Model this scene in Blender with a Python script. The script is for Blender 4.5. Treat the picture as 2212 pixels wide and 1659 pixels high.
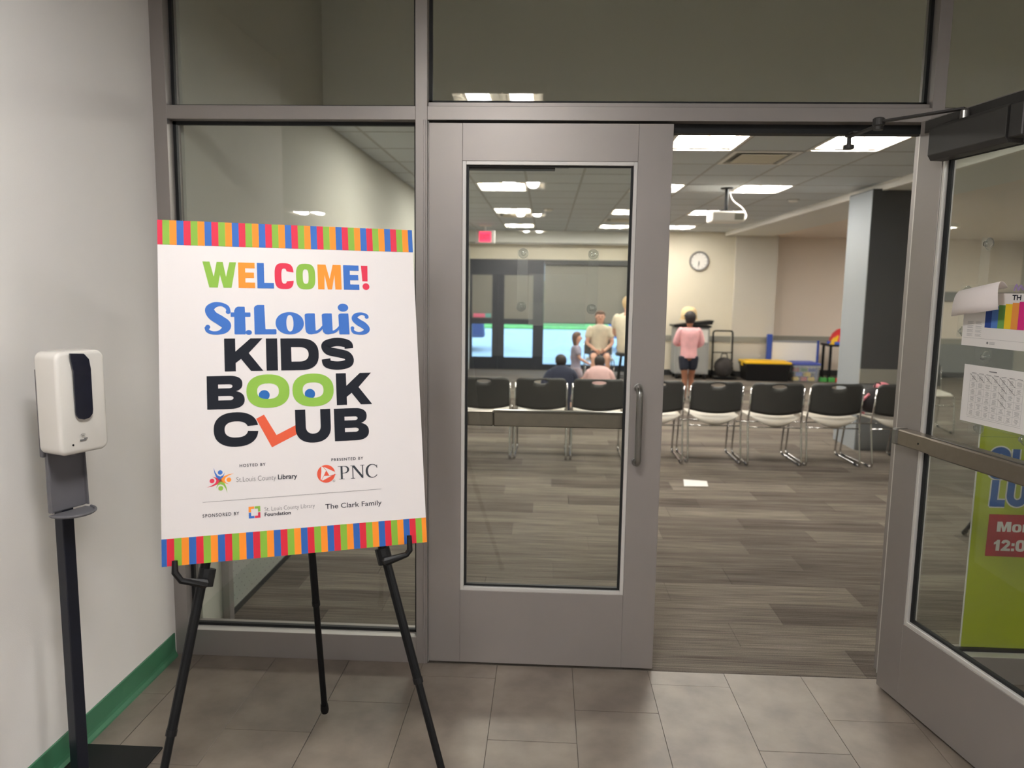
import bpy, bmesh, math, random
from mathutils import Vector, Matrix, Quaternion
random.seed(7)
for o in list(bpy.data.objects): bpy.data.objects.remove(o)
scene = bpy.context.scene
C = scene.collection
PI = math.pi

# ------------------------------------------------------------------ camera
F, YAW, PITCH, ROLL = 1627.27, 0.044473, 0.127378, 0.014694
cam = bpy.data.cameras.new('camera'); cam_o = bpy.data.objects.new('camera', cam); C.objects.link(cam_o)
fwd = Vector((-math.sin(YAW)*math.cos(PITCH), math.cos(YAW)*math.cos(PITCH), -math.sin(PITCH)))
rgt = Vector((math.cos(YAW), math.sin(YAW), 0)); up = rgt.cross(fwd)
r2 = math.cos(ROLL)*rgt+math.sin(ROLL)*up; u2 = -math.sin(ROLL)*rgt+math.cos(ROLL)*up
M = Matrix((r2, u2, -fwd)).transposed().to_4x4(); M.translation = Vector((0.4567, -2.8956, 1.5308))
cam_o.matrix_world = M
cam.sensor_width = 36; cam.sensor_fit = 'HORIZONTAL'; cam.lens = F*36/2212
cam.clip_start = .05; cam.clip_end = 300
cam.dof.use_dof = True; cam.dof.focus_distance = 2.4; cam.dof.aperture_fstop = 3.0
scene.camera = cam_o
# ------------------------------------------------------------------ sky, exposure
w = bpy.data.worlds.new('sky'); scene.world = w; w.use_nodes = True
bg = w.node_tree.nodes['Background']; bg.inputs[0].default_value = (.40, .66, 1, 1); bg.inputs[1].default_value = 3.3
scene.view_settings.view_transform = 'Standard'; scene.view_settings.look = 'None'
scene.view_settings.gamma = 1; scene.view_settings.use_curve_mapping = False
scene.view_settings.exposure = 0.42
try:
    scene.cycles.transparent_max_bounces = 32
    scene.cycles.max_bounces = 10; scene.cycles.diffuse_bounces = 5
except Exception: pass
ROOM_L, LOBBY_L = 42.0, 62.0       # radiance of the lamp lenses, room and lobby

# ------------------------------------------------------------------ materials
def s2l(c): return tuple((v/12.92 if v <= .04045 else ((v+.055)/1.055)**2.4) for v in c)
def rgb(r, g, b): return s2l((r/255, g/255, b/255))+(1,)
def mat(name, col, rough=.6, metal=0, spec=.5, noise=0, nscale=8, bump=0, bscale=200, objvar=0, emit=None, coat=0):
    m = bpy.data.materials.new(name); m.use_nodes = True
    nt = m.node_tree; b = nt.nodes['Principled BSDF']
    b.inputs['Base Color'].default_value = col; b.inputs['Roughness'].default_value = rough
    b.inputs['Metallic'].default_value = metal; b.inputs['Specular IOR Level'].default_value = spec
    if coat: b.inputs['Coat Weight'].default_value = coat
    src = None
    tc = nt.nodes.new('ShaderNodeTexCoord')
    if noise:
        n = nt.nodes.new('ShaderNodeTexNoise'); n.inputs['Scale'].default_value = nscale; n.inputs['Detail'].default_value = 5
        nt.links.new(tc.outputs['Object'], n.inputs['Vector'])
        hs = nt.nodes.new('ShaderNodeHueSaturation'); hs.inputs['Color'].default_value = col
        mr = nt.nodes.new('ShaderNodeMapRange'); mr.inputs[1].default_value = .3; mr.inputs[2].default_value = .7
        mr.inputs[3].default_value = 1-noise; mr.inputs[4].default_value = 1+noise
        nt.links.new(n.outputs['Fac'], mr.inputs[0]); nt.links.new(mr.outputs[0], hs.inputs['Value'])
        src = hs
    if objvar:
        oi = nt.nodes.new('ShaderNodeObjectInfo'); hv = nt.nodes.new('ShaderNodeHueSaturation')
        mr = nt.nodes.new('ShaderNodeMapRange'); mr.inputs[3].default_value = 1-objvar; mr.inputs[4].default_value = 1+objvar
        nt.links.new(oi.outputs['Random'], mr.inputs[0]); nt.links.new(mr.outputs[0], hv.inputs['Value'])
        if src: nt.links.new(src.outputs[0], hv.inputs['Color'])
        else: hv.inputs['Color'].default_value = col
        src = hv
    if src: nt.links.new(src.outputs[0], b.inputs['Base Color'])
    if bump:
        n = nt.nodes.new('ShaderNodeTexNoise'); n.inputs['Scale'].default_value = bscale
        nt.links.new(tc.outputs['Object'], n.inputs['Vector'])
        bp = nt.nodes.new('ShaderNodeBump'); bp.inputs['Strength'].default_value = bump; bp.inputs['Distance'].default_value = .002
        nt.links.new(n.outputs['Fac'], bp.inputs['Height']); nt.links.new(bp.outputs[0], b.inputs['Normal'])
    if emit:
        b.inputs['Emission Color'].default_value = emit[0]; b.inputs['Emission Strength'].default_value = emit[1]
    return m
def glass(name, tint, base=.045, rough=0.0, haze=0):
    m = bpy.data.materials.new(name); m.use_nodes = True; nt = m.node_tree; nt.nodes.clear()
    out = nt.nodes.new('ShaderNodeOutputMaterial'); mix = nt.nodes.new('ShaderNodeMixShader')
    tr = nt.nodes.new('ShaderNodeBsdfTransparent'); tr.inputs[0].default_value = tint+(1,)
    gl = nt.nodes.new('ShaderNodeBsdfGlossy'); gl.inputs['Roughness'].default_value = rough
    lw = nt.nodes.new('ShaderNodeLayerWeight')
    pw = nt.nodes.new('ShaderNodeMath'); pw.operation = 'POWER'; pw.inputs[1].default_value = 5
    ma = nt.nodes.new('ShaderNodeMath'); ma.operation = 'MULTIPLY_ADD'; ma.inputs[1].default_value = 1-base; ma.inputs[2].default_value = base
    nt.links.new(lw.outputs['Facing'], pw.inputs[0]); nt.links.new(pw.outputs[0], ma.inputs[0])
    nt.links.new(ma.outputs[0], mix.inputs[0]); nt.links.new(tr.outputs[0], mix.inputs[1]); nt.links.new(gl.outputs[0], mix.inputs[2])
    last = mix
    if haze:
        df = nt.nodes.new('ShaderNodeBsdfDiffuse'); df.inputs[0].default_value = (.8, .82, .8, 1)
        m2 = nt.nodes.new('ShaderNodeMixShader'); m2.inputs[0].default_value = haze
        nt.links.new(mix.outputs[0], m2.inputs[1]); nt.links.new(df.outputs[0], m2.inputs[2]); last = m2
    nt.links.new(last.outputs[0], out.inputs[0]); return m

ALU = mat('anodised_aluminium', rgb(159, 153, 149), .42, .5, noise=.03, nscale=3)
ALU2 = mat('aluminium_bead_lit_sill', rgb(214, 211, 206), .4, .25)
GASKET = mat('black_gasket', rgb(16, 18, 19), .6)
DARKM = mat('dark_bronze', rgb(66, 64, 62), .45, .3)
STEEL = mat('brushed_steel', rgb(150, 140, 128), .33, .9, noise=.05, nscale=40)
HANDLE = mat('satin_steel', rgb(150, 148, 144), .28, .95)
CHROME = mat('chrome', rgb(205, 205, 205), .12, 1)
GLASS = glass('clear_glass', (.955, .97, .955))
GLASSX = glass('window_glass', (.95, .97, .98), .03)
ACRYL = glass('clear_acrylic', (.965, .97, .965), .05, .02, .012)
CUP = glass('clear_vinyl', (.86, .88, .88), .09, .05, .03)
WALLP = mat('greige_wall_paint', rgb(235, 231, 227), .75, noise=.015, nscale=2, bump=.12, bscale=300)
WALLR = mat('room_wall_paint', rgb(188, 186, 175), .8, noise=.015, nscale=2)
CREAM = mat('cream_wall_paint', rgb(214, 206, 186), .8, noise=.01)
SHADEDP = mat('shaded_wall_paint', rgb(196, 190, 178), .8)  # darker than the cream: shading on the pilaster put into the colour
BEIGEP = mat('beige_wall_paint', rgb(230, 217, 203), .8)
RAIL = mat('grey_chair_rail', rgb(142, 140, 130), .6)
CHARC = mat('charcoal_paint', rgb(74, 74, 74), .7)
BLUEG = mat('pale_grey_paint', rgb(138, 143, 146), .5)
WAINS = mat('mid_grey_paint', rgb(120, 122, 122), .7)
GREEN = mat('green_vinyl_base', rgb(58, 116, 84), .45, noise=.06, nscale=6)
GYPS = mat('gypsum_ceiling', rgb(224, 223, 216), .85)
CEILT = mat('ceiling_tile_white', rgb(204, 209, 211), .9, objvar=.025, bump=.25, bscale=160)
TBAR = mat('ceiling_grid', rgb(170, 170, 166), .6)
BASEB = mat('black_rubber_base', rgb(40, 40, 40), .6)
WHITE = mat('white_enamel', rgb(232, 228, 220), .4)
BLACK = mat('black_plastic', rgb(12, 12, 13), .5, 0, .35)
BLACKM = mat('black_metal', rgb(7, 8, 10), .5, 0, .3)

def tile_mat():
    m = mat('stone_look_porcelain', rgb(126, 115, 103), .42, objvar=.07, bump=.05, bscale=90)
    nt = m.node_tree; b = nt.nodes['Principled BSDF']
    tc = nt.nodes.new('ShaderNodeTexCoord'); oi = nt.nodes.new('ShaderNodeObjectInfo')
    add = nt.nodes.new('ShaderNodeVectorMath'); add.operation = 'ADD'
    nt.links.new(tc.outputs['Object'], add.inputs[0]); nt.links.new(oi.outputs['Location'], add.inputs[1])
    n1 = nt.nodes.new('ShaderNodeTexNoise'); n1.inputs['Scale'].default_value = 4.5; n1.inputs['Detail'].default_value = 6; n1.inputs['Roughness'].default_value = .55
    nt.links.new(add.outputs[0], n1.inputs['Vector'])
    cr = nt.nodes.new('ShaderNodeValToRGB'); cr.color_ramp.elements[0].position = .3; cr.color_ramp.elements[1].position = .72
    cr.color_ramp.elements[0].color = rgb(105, 95, 86); cr.color_ramp.elements[1].color = rgb(140, 129, 118)
    nt.links.new(n1.outputs['Fac'], cr.inputs[0])
    hv = [n for n in nt.nodes if n.type == 'HUE_SAT'][0]
    nt.links.new(cr.outputs[0], hv.inputs['Color']); return m
TILE = tile_mat()
GROUT = mat('dark_grout', rgb(84, 76, 68), .9)
def carpet_mat():
    m = bpy.data.materials.new('striped_carpet_plank'); m.use_nodes = True; nt = m.node_tree; b = nt.nodes['Principled BSDF']
    b.inputs['Roughness'].default_value = .95; b.inputs['Specular IOR Level'].default_value = .12
    tc = nt.nodes.new('ShaderNodeTexCoord'); oi = nt.nodes.new('ShaderNodeObjectInfo')
    add = nt.nodes.new('ShaderNodeVectorMath'); add.operation = 'ADD'
    nt.links.new(tc.outputs['Object'], add.inputs[0]); nt.links.new(oi.outputs['Location'], add.inputs[1])
    mp = nt.nodes.new('ShaderNodeMapping'); mp.inputs['Scale'].default_value = (3, 110, 1)
    nt.links.new(add.outputs[0], mp.inputs['Vector'])
    n1 = nt.nodes.new('ShaderNodeTexNoise'); n1.inputs['Scale'].default_value = 1; n1.inputs['Detail'].default_value = 3
    nt.links.new(mp.outputs[0], n1.inputs['Vector'])
    n2 = nt.nodes.new('ShaderNodeTexNoise'); n2.inputs['Scale'].default_value = 260; n2.inputs['Detail'].default_value = 2
    nt.links.new(add.outputs[0], n2.inputs['Vector'])
    mp3 = nt.nodes.new('ShaderNodeMapping'); mp3.inputs['Scale'].default_value = (.6, 9, 1)
    nt.links.new(add.outputs[0], mp3.inputs['Vector'])
    n3 = nt.nodes.new('ShaderNodeTexNoise'); n3.inputs['Scale'].default_value = 1.4; n3.inputs['Detail'].default_value = 1
    nt.links.new(mp3.outputs[0], n3.inputs['Vector'])
    cr = nt.nodes.new('ShaderNodeValToRGB'); cr.color_ramp.elements[0].position = .0; cr.color_ramp.elements[1].position = 1
    cr.color_ramp.elements[0].color = rgb(77, 70, 65); cr.color_ramp.elements[1].color = rgb(130, 122, 112)
    a = nt.nodes.new('ShaderNodeMath'); a.operation = 'MULTIPLY_ADD'; a.inputs[1].default_value = .55
    nt.links.new(oi.outputs['Random'], a.inputs[0])
    a2 = nt.nodes.new('ShaderNodeMath'); a2.operation = 'MULTIPLY_ADD'; a2.inputs[1].default_value = .9; a2.inputs[2].default_value = -.25
    nt.links.new(n3.outputs['Fac'], a2.inputs[0]); nt.links.new(a2.outputs[0], a.inputs[2]); nt.links.new(a.outputs[0], cr.inputs[0])
    mr = nt.nodes.new('ShaderNodeMapRange'); mr.inputs[1].default_value = .32; mr.inputs[2].default_value = .68; mr.inputs[3].default_value = .62; mr.inputs[4].default_value = 1.34
    nt.links.new(n1.outputs['Fac'], mr.inputs[0])
    mr2 = nt.nodes.new('ShaderNodeMapRange'); mr2.inputs[1].default_value = .3; mr2.inputs[2].default_value = .7; mr2.inputs[3].default_value = .8; mr2.inputs[4].default_value = 1.2
    nt.links.new(n2.outputs['Fac'], mr2.inputs[0])
    mu = nt.nodes.new('ShaderNodeMath'); mu.operation = 'MULTIPLY'; nt.links.new(mr.outputs[0], mu.inputs[0]); nt.links.new(mr2.outputs[0], mu.inputs[1])
    hv = nt.nodes.new('ShaderNodeHueSaturation'); nt.links.new(cr.outputs[0], hv.inputs['Color']); nt.links.new(mu.outputs[0], hv.inputs['Value'])
    nt.links.new(hv.outputs[0], b.inputs['Base Color'])
    bp = nt.nodes.new('ShaderNodeBump'); bp.inputs['Strength'].default_value = .5; bp.inputs['Distance'].default_value = .003
    nt.links.new(mu.outputs[0], bp.inputs['Height']); nt.links.new(bp.outputs[0], b.inputs['Normal'])
    return m
CARPET = carpet_mat()
def perf_mat():
    m = mat('perforated_panel', rgb(150, 152, 146), .55); nt = m.node_tree; b = nt.nodes['Principled BSDF']
    tc = nt.nodes.new('ShaderNodeTexCoord'); mp = nt.nodes.new('ShaderNodeMapping'); mp.inputs['Scale'].default_value = (24, 24, 24)
    mp.inputs['Rotation'].default_value = (PI/4, 0, 0)
    nt.links.new(tc.outputs['Object'], mp.inputs[0])
    fr = nt.nodes.new('ShaderNodeVectorMath'); fr.operation = 'FRACTION'; nt.links.new(mp.outputs[0], fr.inputs[0])
    su = nt.nodes.new('ShaderNodeVectorMath'); su.operation = 'MULTIPLY_ADD'; su.inputs[1].default_value = (0, 1, 1); su.inputs[2].default_value = (0, -.5, -.5)
    nt.links.new(fr.outputs[0], su.inputs[0])
    le = nt.nodes.new('ShaderNodeVectorMath'); le.operation = 'LENGTH'; nt.links.new(su.outputs[0], le.inputs[0])
    lt = nt.nodes.new('ShaderNodeMath'); lt.operation = 'LESS_THAN'; lt.inputs[1].default_value = .07; nt.links.new(le.outputs['Value'], lt.inputs[0])
    mx = nt.nodes.new('ShaderNodeMix'); mx.data_type = 'RGBA'; mx.inputs['A'].default_value = rgb(158, 160, 153); mx.inputs['B'].default_value = rgb(70, 70, 68)
    nt.links.new(lt.outputs[0], mx.inputs['Factor']); nt.links.new(mx.outputs['Result'], b.inputs['Base Color']); return m
PERF = perf_mat()

# ------------------------------------------------------------------ mesh helpers
def box(bm, x0, x1, y0, y1, z0, z1):
    v = [bm.verts.new((x, y, z)) for z in (z0, z1) for x, y in ((x0, y0), (x1, y0), (x1, y1), (x0, y1))]
    for f in ((3, 2, 1, 0), (4, 5, 6, 7), (0, 1, 5, 4), (1, 2, 6, 5), (2, 3, 7, 6), (3, 0, 4, 7)): bm.faces.new([v[i] for i in f])
    return v
def B(*a):
    bm = bmesh.new(); box(bm, *a); return bm
def finish(name, bm, m, parent=None, bevel=0, smooth=False, seg=2, solid=0):
    bmesh.ops.recalc_face_normals(bm, faces=bm.faces) if not solid else None
    me = bpy.data.meshes.new(name); bm.to_mesh(me); bm.free()
    for mm in (m if isinstance(m, (list, tuple)) else [m]): me.materials.append(mm)
    if smooth:
        for p in me.polygons: p.use_smooth = True
    o = bpy.data.objects.new(name, me); C.objects.link(o)
    if parent: o.parent = parent
    if bevel:
        bv = o.modifiers.new('bevel', 'BEVEL'); bv.width = bevel; bv.segments = seg; bv.limit_method = 'ANGLE'; bv.angle_limit = .6
    return o
def tag(o, label=None, cat=None, group=None, kind=None):
    if label: o['label'] = label
    if cat: o['category'] = cat
    if group: o['group'] = group
    if kind: o['kind'] = kind
    return o
def empty(name, loc=(0, 0, 0), rz=0):
    e = bpy.data.objects.new(name, None); C.objects.link(e); e.location = loc; e.rotation_euler = (0, 0, rz); e.empty_display_size = .1; return e
def thing(name, label, cat, loc=(0, 0, 0), rz=0, group=None): return tag(empty(name, loc, rz), label, cat, group)
def struct(o): o['kind'] = 'structure'; return o
def tube(bm, pts, r, n=10, closed=False, cap=True):
    pts = [Vector(p) for p in pts]; rings = []; N = len(pts)
    rs = r if isinstance(r, (list, tuple)) else [r]*N
    t0 = (pts[1]-pts[0]).normalized(); a = Vector((0, 0, 1)) if abs(t0.z) < .9 else Vector((1, 0, 0))
    nrm = t0.cross(a).normalized()
    for i, p in enumerate(pts):
        if closed: t = (pts[(i+1) % N]-pts[i-1]).normalized()
        elif i == 0: t = t0
        elif i == N-1: t = (pts[i]-pts[i-1]).normalized()
        else: t = ((pts[i+1]-p).normalized()+(p-pts[i-1]).normalized()).normalized()
        nrm = (nrm-t*nrm.dot(t)).normalized(); b = t.cross(nrm)
        rings.append([bm.verts.new(p+(nrm*math.cos(2*PI*k/n)+b*math.sin(2*PI*k/n))*rs[i]) for k in range(n)])
    for i in range(N if closed else N-1):
        A, Bq = rings[i], rings[(i+1) % N]
        for k in range(n): bm.faces.new((A[k], A[(k+1) % n], Bq[(k+1) % n], Bq[k]))
    if cap and not closed: bm.faces.new(rings[0][::-1]); bm.faces.new(rings[-1])
def T(pts, r, n=10, closed=False):
    bm = bmesh.new(); tube(bm, pts, r, n, closed); return bm
def rounded(pts, r, k=5, closed=False):
    pts = [Vector(p) for p in pts]; out = []; N = len(pts)
    for i, p in enumerate(pts):
        if not closed and i in (0, N-1): out.append(p); continue
        a = (pts[i-1]-p); b = (pts[(i+1) % N]-p); rr = min(r, a.length*.48, b.length*.48)
        A = p+a.normalized()*rr; Bq = p+b.normalized()*rr
        for j in range(k+1):
            t = j/k; out.append(A*(1-t)**2+p*2*t*(1-t)+Bq*t*t)
    return out
def lathe(bm, prof, n=24, mtx=None):
    rings = []
    for r, z in prof:
        ring = [Vector((r*math.cos(2*PI*k/n), r*math.sin(2*PI*k/n), z)) for k in range(n)] if r > 1e-6 else [Vector((0, 0, z))]
        rings.append([bm.verts.new(mtx @ v if mtx else v) for v in ring])
    for A, Bq in zip(rings, rings[1:]):
        if len(A) == 1 and len(Bq) == 1: continue
        for k in range(n):
            k2 = (k+1) % n
            if len(A) == 1: bm.faces.new((A[0], Bq[k], Bq[k2]))
            elif len(Bq) == 1: bm.faces.new((A[k], A[k2], Bq[0]))
            else: bm.faces.new((A[k], A[k2], Bq[k2], Bq[k]))
    for R_ in (rings[0], rings[-1]):
        if len(R_) > 2: bm.faces.new(R_)
def Lt(prof, n=24, mtx=None):
    bm = bmesh.new(); lathe(bm, prof, n, mtx); return bm
def prism(bm, pts, h, axis='z', z0=0):
    """outline pts (a,b) extruded along axis from z0 to z0+h"""
    def P(a, b, c): return {'z': (a, b, c), 'y': (a, c, b), 'x': (c, a, b)}[axis]
    A = [bm.verts.new(P(a, b, z0)) for a, b in pts]; Bq = [bm.verts.new(P(a, b, z0+h)) for a, b in pts]
    bm.faces.new(A[::-1]); bm.faces.new(Bq); n = len(pts)
    for i in range(n): bm.faces.new((A[i], A[(i+1) % n], Bq[(i+1) % n], Bq[i]))
def Pr(*a, **k):
    bm = bmesh.new(); prism(bm, *a, **k); return bm
def rrect(x0, y0, x1, y1, r, k=5):
    out = []
    for cx, cy, a0 in ((x1-r, y1-r, 0), (x0+r, y1-r, PI/2), (x0+r, y0+r, PI), (x1-r, y0+r, 1.5*PI)):
        for j in range(k+1):
            a = a0+PI/2*j/k; out.append((cx+r*math.cos(a), cy+r*math.sin(a)))
    return out
def copy_tree(o, parent=None):
    c = o.copy(); C.objects.link(c)
    if parent: c.parent = parent
    for ch in list(o.children): copy_tree(ch, c)
    return c
def sphere(bm, c, r, n=12, sc=(1, 1, 1)):
    res = bmesh.ops.create_uvsphere(bm, u_segments=n, v_segments=max(6, n*2//3), radius=1)
    for v in res['verts']: v.co = Vector((c[0]+v.co.x*r*sc[0], c[1]+v.co.y*r*sc[1], c[2]+v.co.z*r*sc[2]))

# ------------------------------------------------------------------ setting: floors
floor = struct(finish('floor', B(-8, 8, -14, .008, -.1, -.004), GROUT))
tb = B(-.1514, .1514, -.3034, .3034, -.006, 0); tile_me = None
for k in range(-5, 9):
    off = ((-k-1) % 3)*.2032
    x0 = .284+k*.3048
    for j in range(-1, 9):
        y1 = -.0998-off+.6096-j*.6096+.6096*0; y0 = y1-.6096
        a0, a1, b0, b1 = max(x0, -1.05), min(x0+.3048, 2.95), y0, min(y1, .006)
        if a1-a0 < .01 or b1-b0 < .01 or b1 < -4.2: continue
        whole = abs(a1-a0-.3048) < 1e-4 and abs(b1-b0-.6096) < 1e-4
        if whole:
            if tile_me is None:
                t = finish('floor_tile', tb, TILE, floor); tile_me = t.data
                bv = t.modifiers.new('bevel', 'BEVEL'); bv.width = .0012; bv.segments = 1
            else:
                t = bpy.data.objects.new('floor_tile', tile_me); C.objects.link(t); t.parent = floor
        else:
            hx, hy = (a1-a0)/2-.001, (b1-b0)/2-.001
            t = finish('floor_tile', B(-hx, hx, -hy, hy, -.006, 0), TILE, floor)
        t.location = ((a0+a1)/2, (b0+b1)/2, random.uniform(-.0004, .0004))
floor2 = struct(finish('floor_room', B(-1.1, 9, .008, 11.4, -.1, -.005), BASEB))
PL, PW = .94, .2345
pb = B(-PL/2+.0008, PL/2-.0008, -PW/2+.0006, PW/2-.0006, -.006, 0); plank_me = None; far = bmesh.new(); cnt = 0
row = 0; y = .01
while y < 11.4:
    sh = [0, .47, .2, .71, .33, .85, .1, .6][row % 8]*PL
    x = -1.05-sh
    while x < 9:
        a0, a1 = max(x, -1.05), min(x+PL, 9)
        if a1-a0 > .02:
            if a0 < 4.7 and cnt < 300:
                cnt += 1
                if a1-a0 > PL-.001:
                    if plank_me is None: t = finish('carpet_plank', pb, CARPET, floor2); plank_me = t.data
                    else: t = bpy.data.objects.new('carpet_plank', plank_me); C.objects.link(t); t.parent = floor2
                else:
                    t = finish('carpet_plank', B(-(a1-a0)/2+.0008, (a1-a0)/2-.0008, -PW/2+.0006, PW/2-.0006, -.006, 0), CARPET, floor2)
                t.location = ((a0+a1)/2, y+PW/2, random.uniform(-.0006, .0004))
            else: box(far, a0+.0008, a1-.0008, y+.0006, y+PW-.0006, -.006, 0)
        x += PL
    y += PW; row += 1
tag(finish('carpet_plank_field', far, CARPET, floor2), kind='stuff')

# ------------------------------------------------------------------ setting: walls
struct(finish('wall_left', B(-1.25, -1.05, -1.3, .11, -.01, 2.8), WALLP))
bm = bmesh.new(); prism(bm, [(-1.0505, -.004), (-1.035, -.004), (-1.0365, .006), (-1.043, .018), (-1.0455, .03), (-1.0455, .098), (-1.047, .1005), (-1.0505, .1005)], 1.285, 'y', -1.3)
struct(finish('baseboard_left', bm, GREEN))
struct(finish('wall_right', B(2.95, 3.05, -1.3, 0, -.01, 2.8), WALLP))
struct(finish('wall_lobby_left', B(-8.1, -8, -14, -1.3, -.01, 2.8), WALLP))
struct(finish('wall_lobby_right', B(8, 8.1, -14, -1.3, -.01, 2.8), WALLP))
struct(finish('wall_lobby_back', B(-8, 8, -14.1, -14, -.01, 2.8), WALLP))
struct(finish('wall_lobby_front_left', B(-8, -1.25, -1.3, -1.2, -.01, 2.8), WALLP))
struct(finish('wall_lobby_front_right', B(3.05, 8, -1.3, -1.2, -.01, 2.8), WALLP))
struct(finish('ceiling_lobby', B(-8.1, 8.1, -14.1, 0, 2.75, 2.85), CEILT))
struct(finish('wall_room_left', B(-1.25, -.985, .11, 11.35, -.01, 3.45), WALLR))
struct(finish('wall_room_front', B(2.95, 9, 0, .11, -.01, 3.45), WALLR))
struct(finish('wall_room_right', B(9, 9.1, 0, 11.5, -.01, 3.45), WALLR))
struct(finish('wall_entry_upper', B(-1.05, 2.95, .01, .11, 2.75, 3.45), WALLR))
struct(finish('wall_clock', B(2.05, 3.77, 10.8, 11.35, -.01, 2.6), CREAM))
struct(finish('wall_pilaster', B(3.77, 4.5, 10.74, 11.4, -.01, 2.6), SHADEDP))
struct(finish('wall_alcove', B(4.5, 9, 11.25, 11.4, -.01, 2.6), BEIGEP))
# window wall: cream band above the dark glazing
struct(finish('wall_window_head', B(-.985, 2.05, 11.2, 11.35, 2.05, 2.6), CREAM))
# ceilings
struct(finish('ceiling_entry', B(-.985, 9, .11, 2.0, 3.4, 3.45), GYPS))
struct(finish('trim_1', B(-.985, 9, 2.0, 2.03, 2.545, 3.4), GYPS))
ceil = struct(finish('ceiling', B(-.985, 3.6, 2.03, 11.4, 2.64, 2.75), GYPS))
struct(finish('ceiling_soffit', B(3.62, 4.4, 2.0, 11.4, 2.49, 2.75), GYPS))
struct(finish('trim_2', B(3.58, 3.62, 2.0, 11.4, 2.485, 2.64), WHITE))
struct(finish('ceiling_alcove', B(4.4, 9, 2.0, 11.4, 2.505, 2.75), BEIGEP))
struct(finish('trim_3', B(-.985, 2.05, 11.0, 11.2, 2.33, 2.6), GYPS))   # bulkhead over the windows
struct(finish('trim_4', B(-.985, 2.05, 10.985, 11.0, 2.315, 2.345), RAIL))
CW, CH = .5233, .6075
xs = [-.985, -.808]+[-.285+CW*k for k in range(8)]; xs[-1] = 3.58
ys = [2.03]+[2.296+CH*k for k in range(15)]; ys = [v for v in ys if v < 10.98]+[10.985]
fix_cols = [(-.285, .238), (1.285, 1.808), (2.332, 2.855)]
fixtures = []; vents = []
tile_cache = {}
for i in range(len(xs)-1):
    for j in range(len(ys)-1):
        x0, x1, y0, y1 = xs[i], xs[i+1], ys[j], ys[j+1]
        cx, cy = (x0+x1)/2, (y0+y1)/2
        isfix = any(abs(x0-a) < .03 for a, b in fix_cols) and any(abs(cy-v) < .1 for v in (2.6, 5.03, 7.46, 9.89))
        if isfix: fixtures.append((x0, x1, y0, y1)); continue
        if (abs(cx-2.07) < .1 and abs(cy-3.21) < .1) or (abs(cx+.02) < .1 and abs(cy-8.07) < .1) or (abs(cx-1.55) < .1 and abs(cy-8.68) < .1): vents.append((cx, cy)); continue
        key = (round(x1-x0, 3), round(y1-y0, 3))
        if key not in tile_cache:
            hx, hy = (x1-x0)/2-.006, (y1-y0)/2-.006
            t = finish('ceiling_tile', B(-hx, hx, -hy, hy, -.0, .015), CEILT, ceil); tile_cache[key] = t.data
        else:
            t = bpy.data.objects.new('ceiling_tile', tile_cache[key]); C.objects.link(t); t.parent = ceil
        t.location = (cx, cy, 2.556)
bm = bmesh.new()
for x in xs[1:-1]: box(bm, x-.011, x+.011, 2.03, 10.985, 2.5545, 2.558)
for y in ys[1:-1]: box(bm, -.985, 3.58, y-.011, y+.011, 2.5545, 2.558)
finish('ceiling_grid', bm, TBAR, ceil)

# ------------------------------------------------------------------ lamps
PAN = mat('cream_reflector', rgb(236, 224, 200), .5)
LENSR = mat('room_lamp_lens', (1, 1, 1, 1), .5, emit=((1, .975, .93, 1), ROOM_L))
LENSL = mat('lobby_lamp_lens', (1, 1, 1, 1), .5, emit=((1, .985, .985, 1), LOBBY_L))
def troffer(name, cx, cy, z, wx, wy, lens):
    t = empty(name, (cx, cy, z))
    hx, hy = wx/2-.004, wy/2-.004
    bm = bmesh.new()
    for a in ((-hx, hx, -hy, -hy+.025), (-hx, hx, hy-.025, hy), (-hx, -hx+.025, -hy+.025, hy-.025), (hx-.025, hx, -hy+.025, hy-.025)): box(bm, *a, -.004, .012)
    finish('lamp_frame', bm, WHITE, t)
    bm = bmesh.new(); ix, iy = hx-.025, hy-.025
    prof = [(-ix, .0), (-ix*.86, .05), (-ix*.5, .06), (-ix*.12, .05), (0, .022), (ix*.12, .05), (ix*.5, .06), (ix*.86, .05), (ix, 0)]
    for (a, za), (b, zb) in zip(prof, prof[1:]):
        v = [bm.verts.new(p) for p in ((a, -iy, za), (b, -iy, zb), (b, iy, zb), (a, iy, za))]; bm.faces.new(v)
    for s in (-1, 1):
        v = [bm.verts.new((a, s*iy, za)) for a, za in prof]; bm.faces.new(v)
    finish('reflector', bm, PAN, t)
    for s in (-1, 1):
        bm = bmesh.new(); n = 6; c = s*ix*.5; rw = ix*.27
        A = [(c+rw*math.cos(PI*k/n), .044-.050*math.sin(PI*k/n)) for k in range(n+1)]
        prism(bm, A, iy*1.72, 'y', -iy*.86)
        finish('lamp_lens', bm, lens, t, smooth=False)
    return t
rowname = {2.6: 'nearest', 5.03: 'second', 7.46: 'third', 9.89: 'farthest'}
colname = {0: 'left', 1: 'middle', 2: 'right'}
for x0, x1, y0, y1 in fixtures:
    cx, cy = (x0+x1)/2, (y0+y1)/2
    r = min(rowname, key=lambda v: abs(v-cy)); c = min(range(3), key=lambda i: abs(fix_cols[i][0]-x0))
    t = troffer('ceiling_light', cx, cy, 2.556, x1-x0, y1-y0, LENSR)
    tag(t, 'recessed two-lamp ceiling light in the room, %s row from the doors, %s column' % (rowname[r], colname[c]), 'ceiling light', 'recessed lights in the room ceiling')
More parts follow.
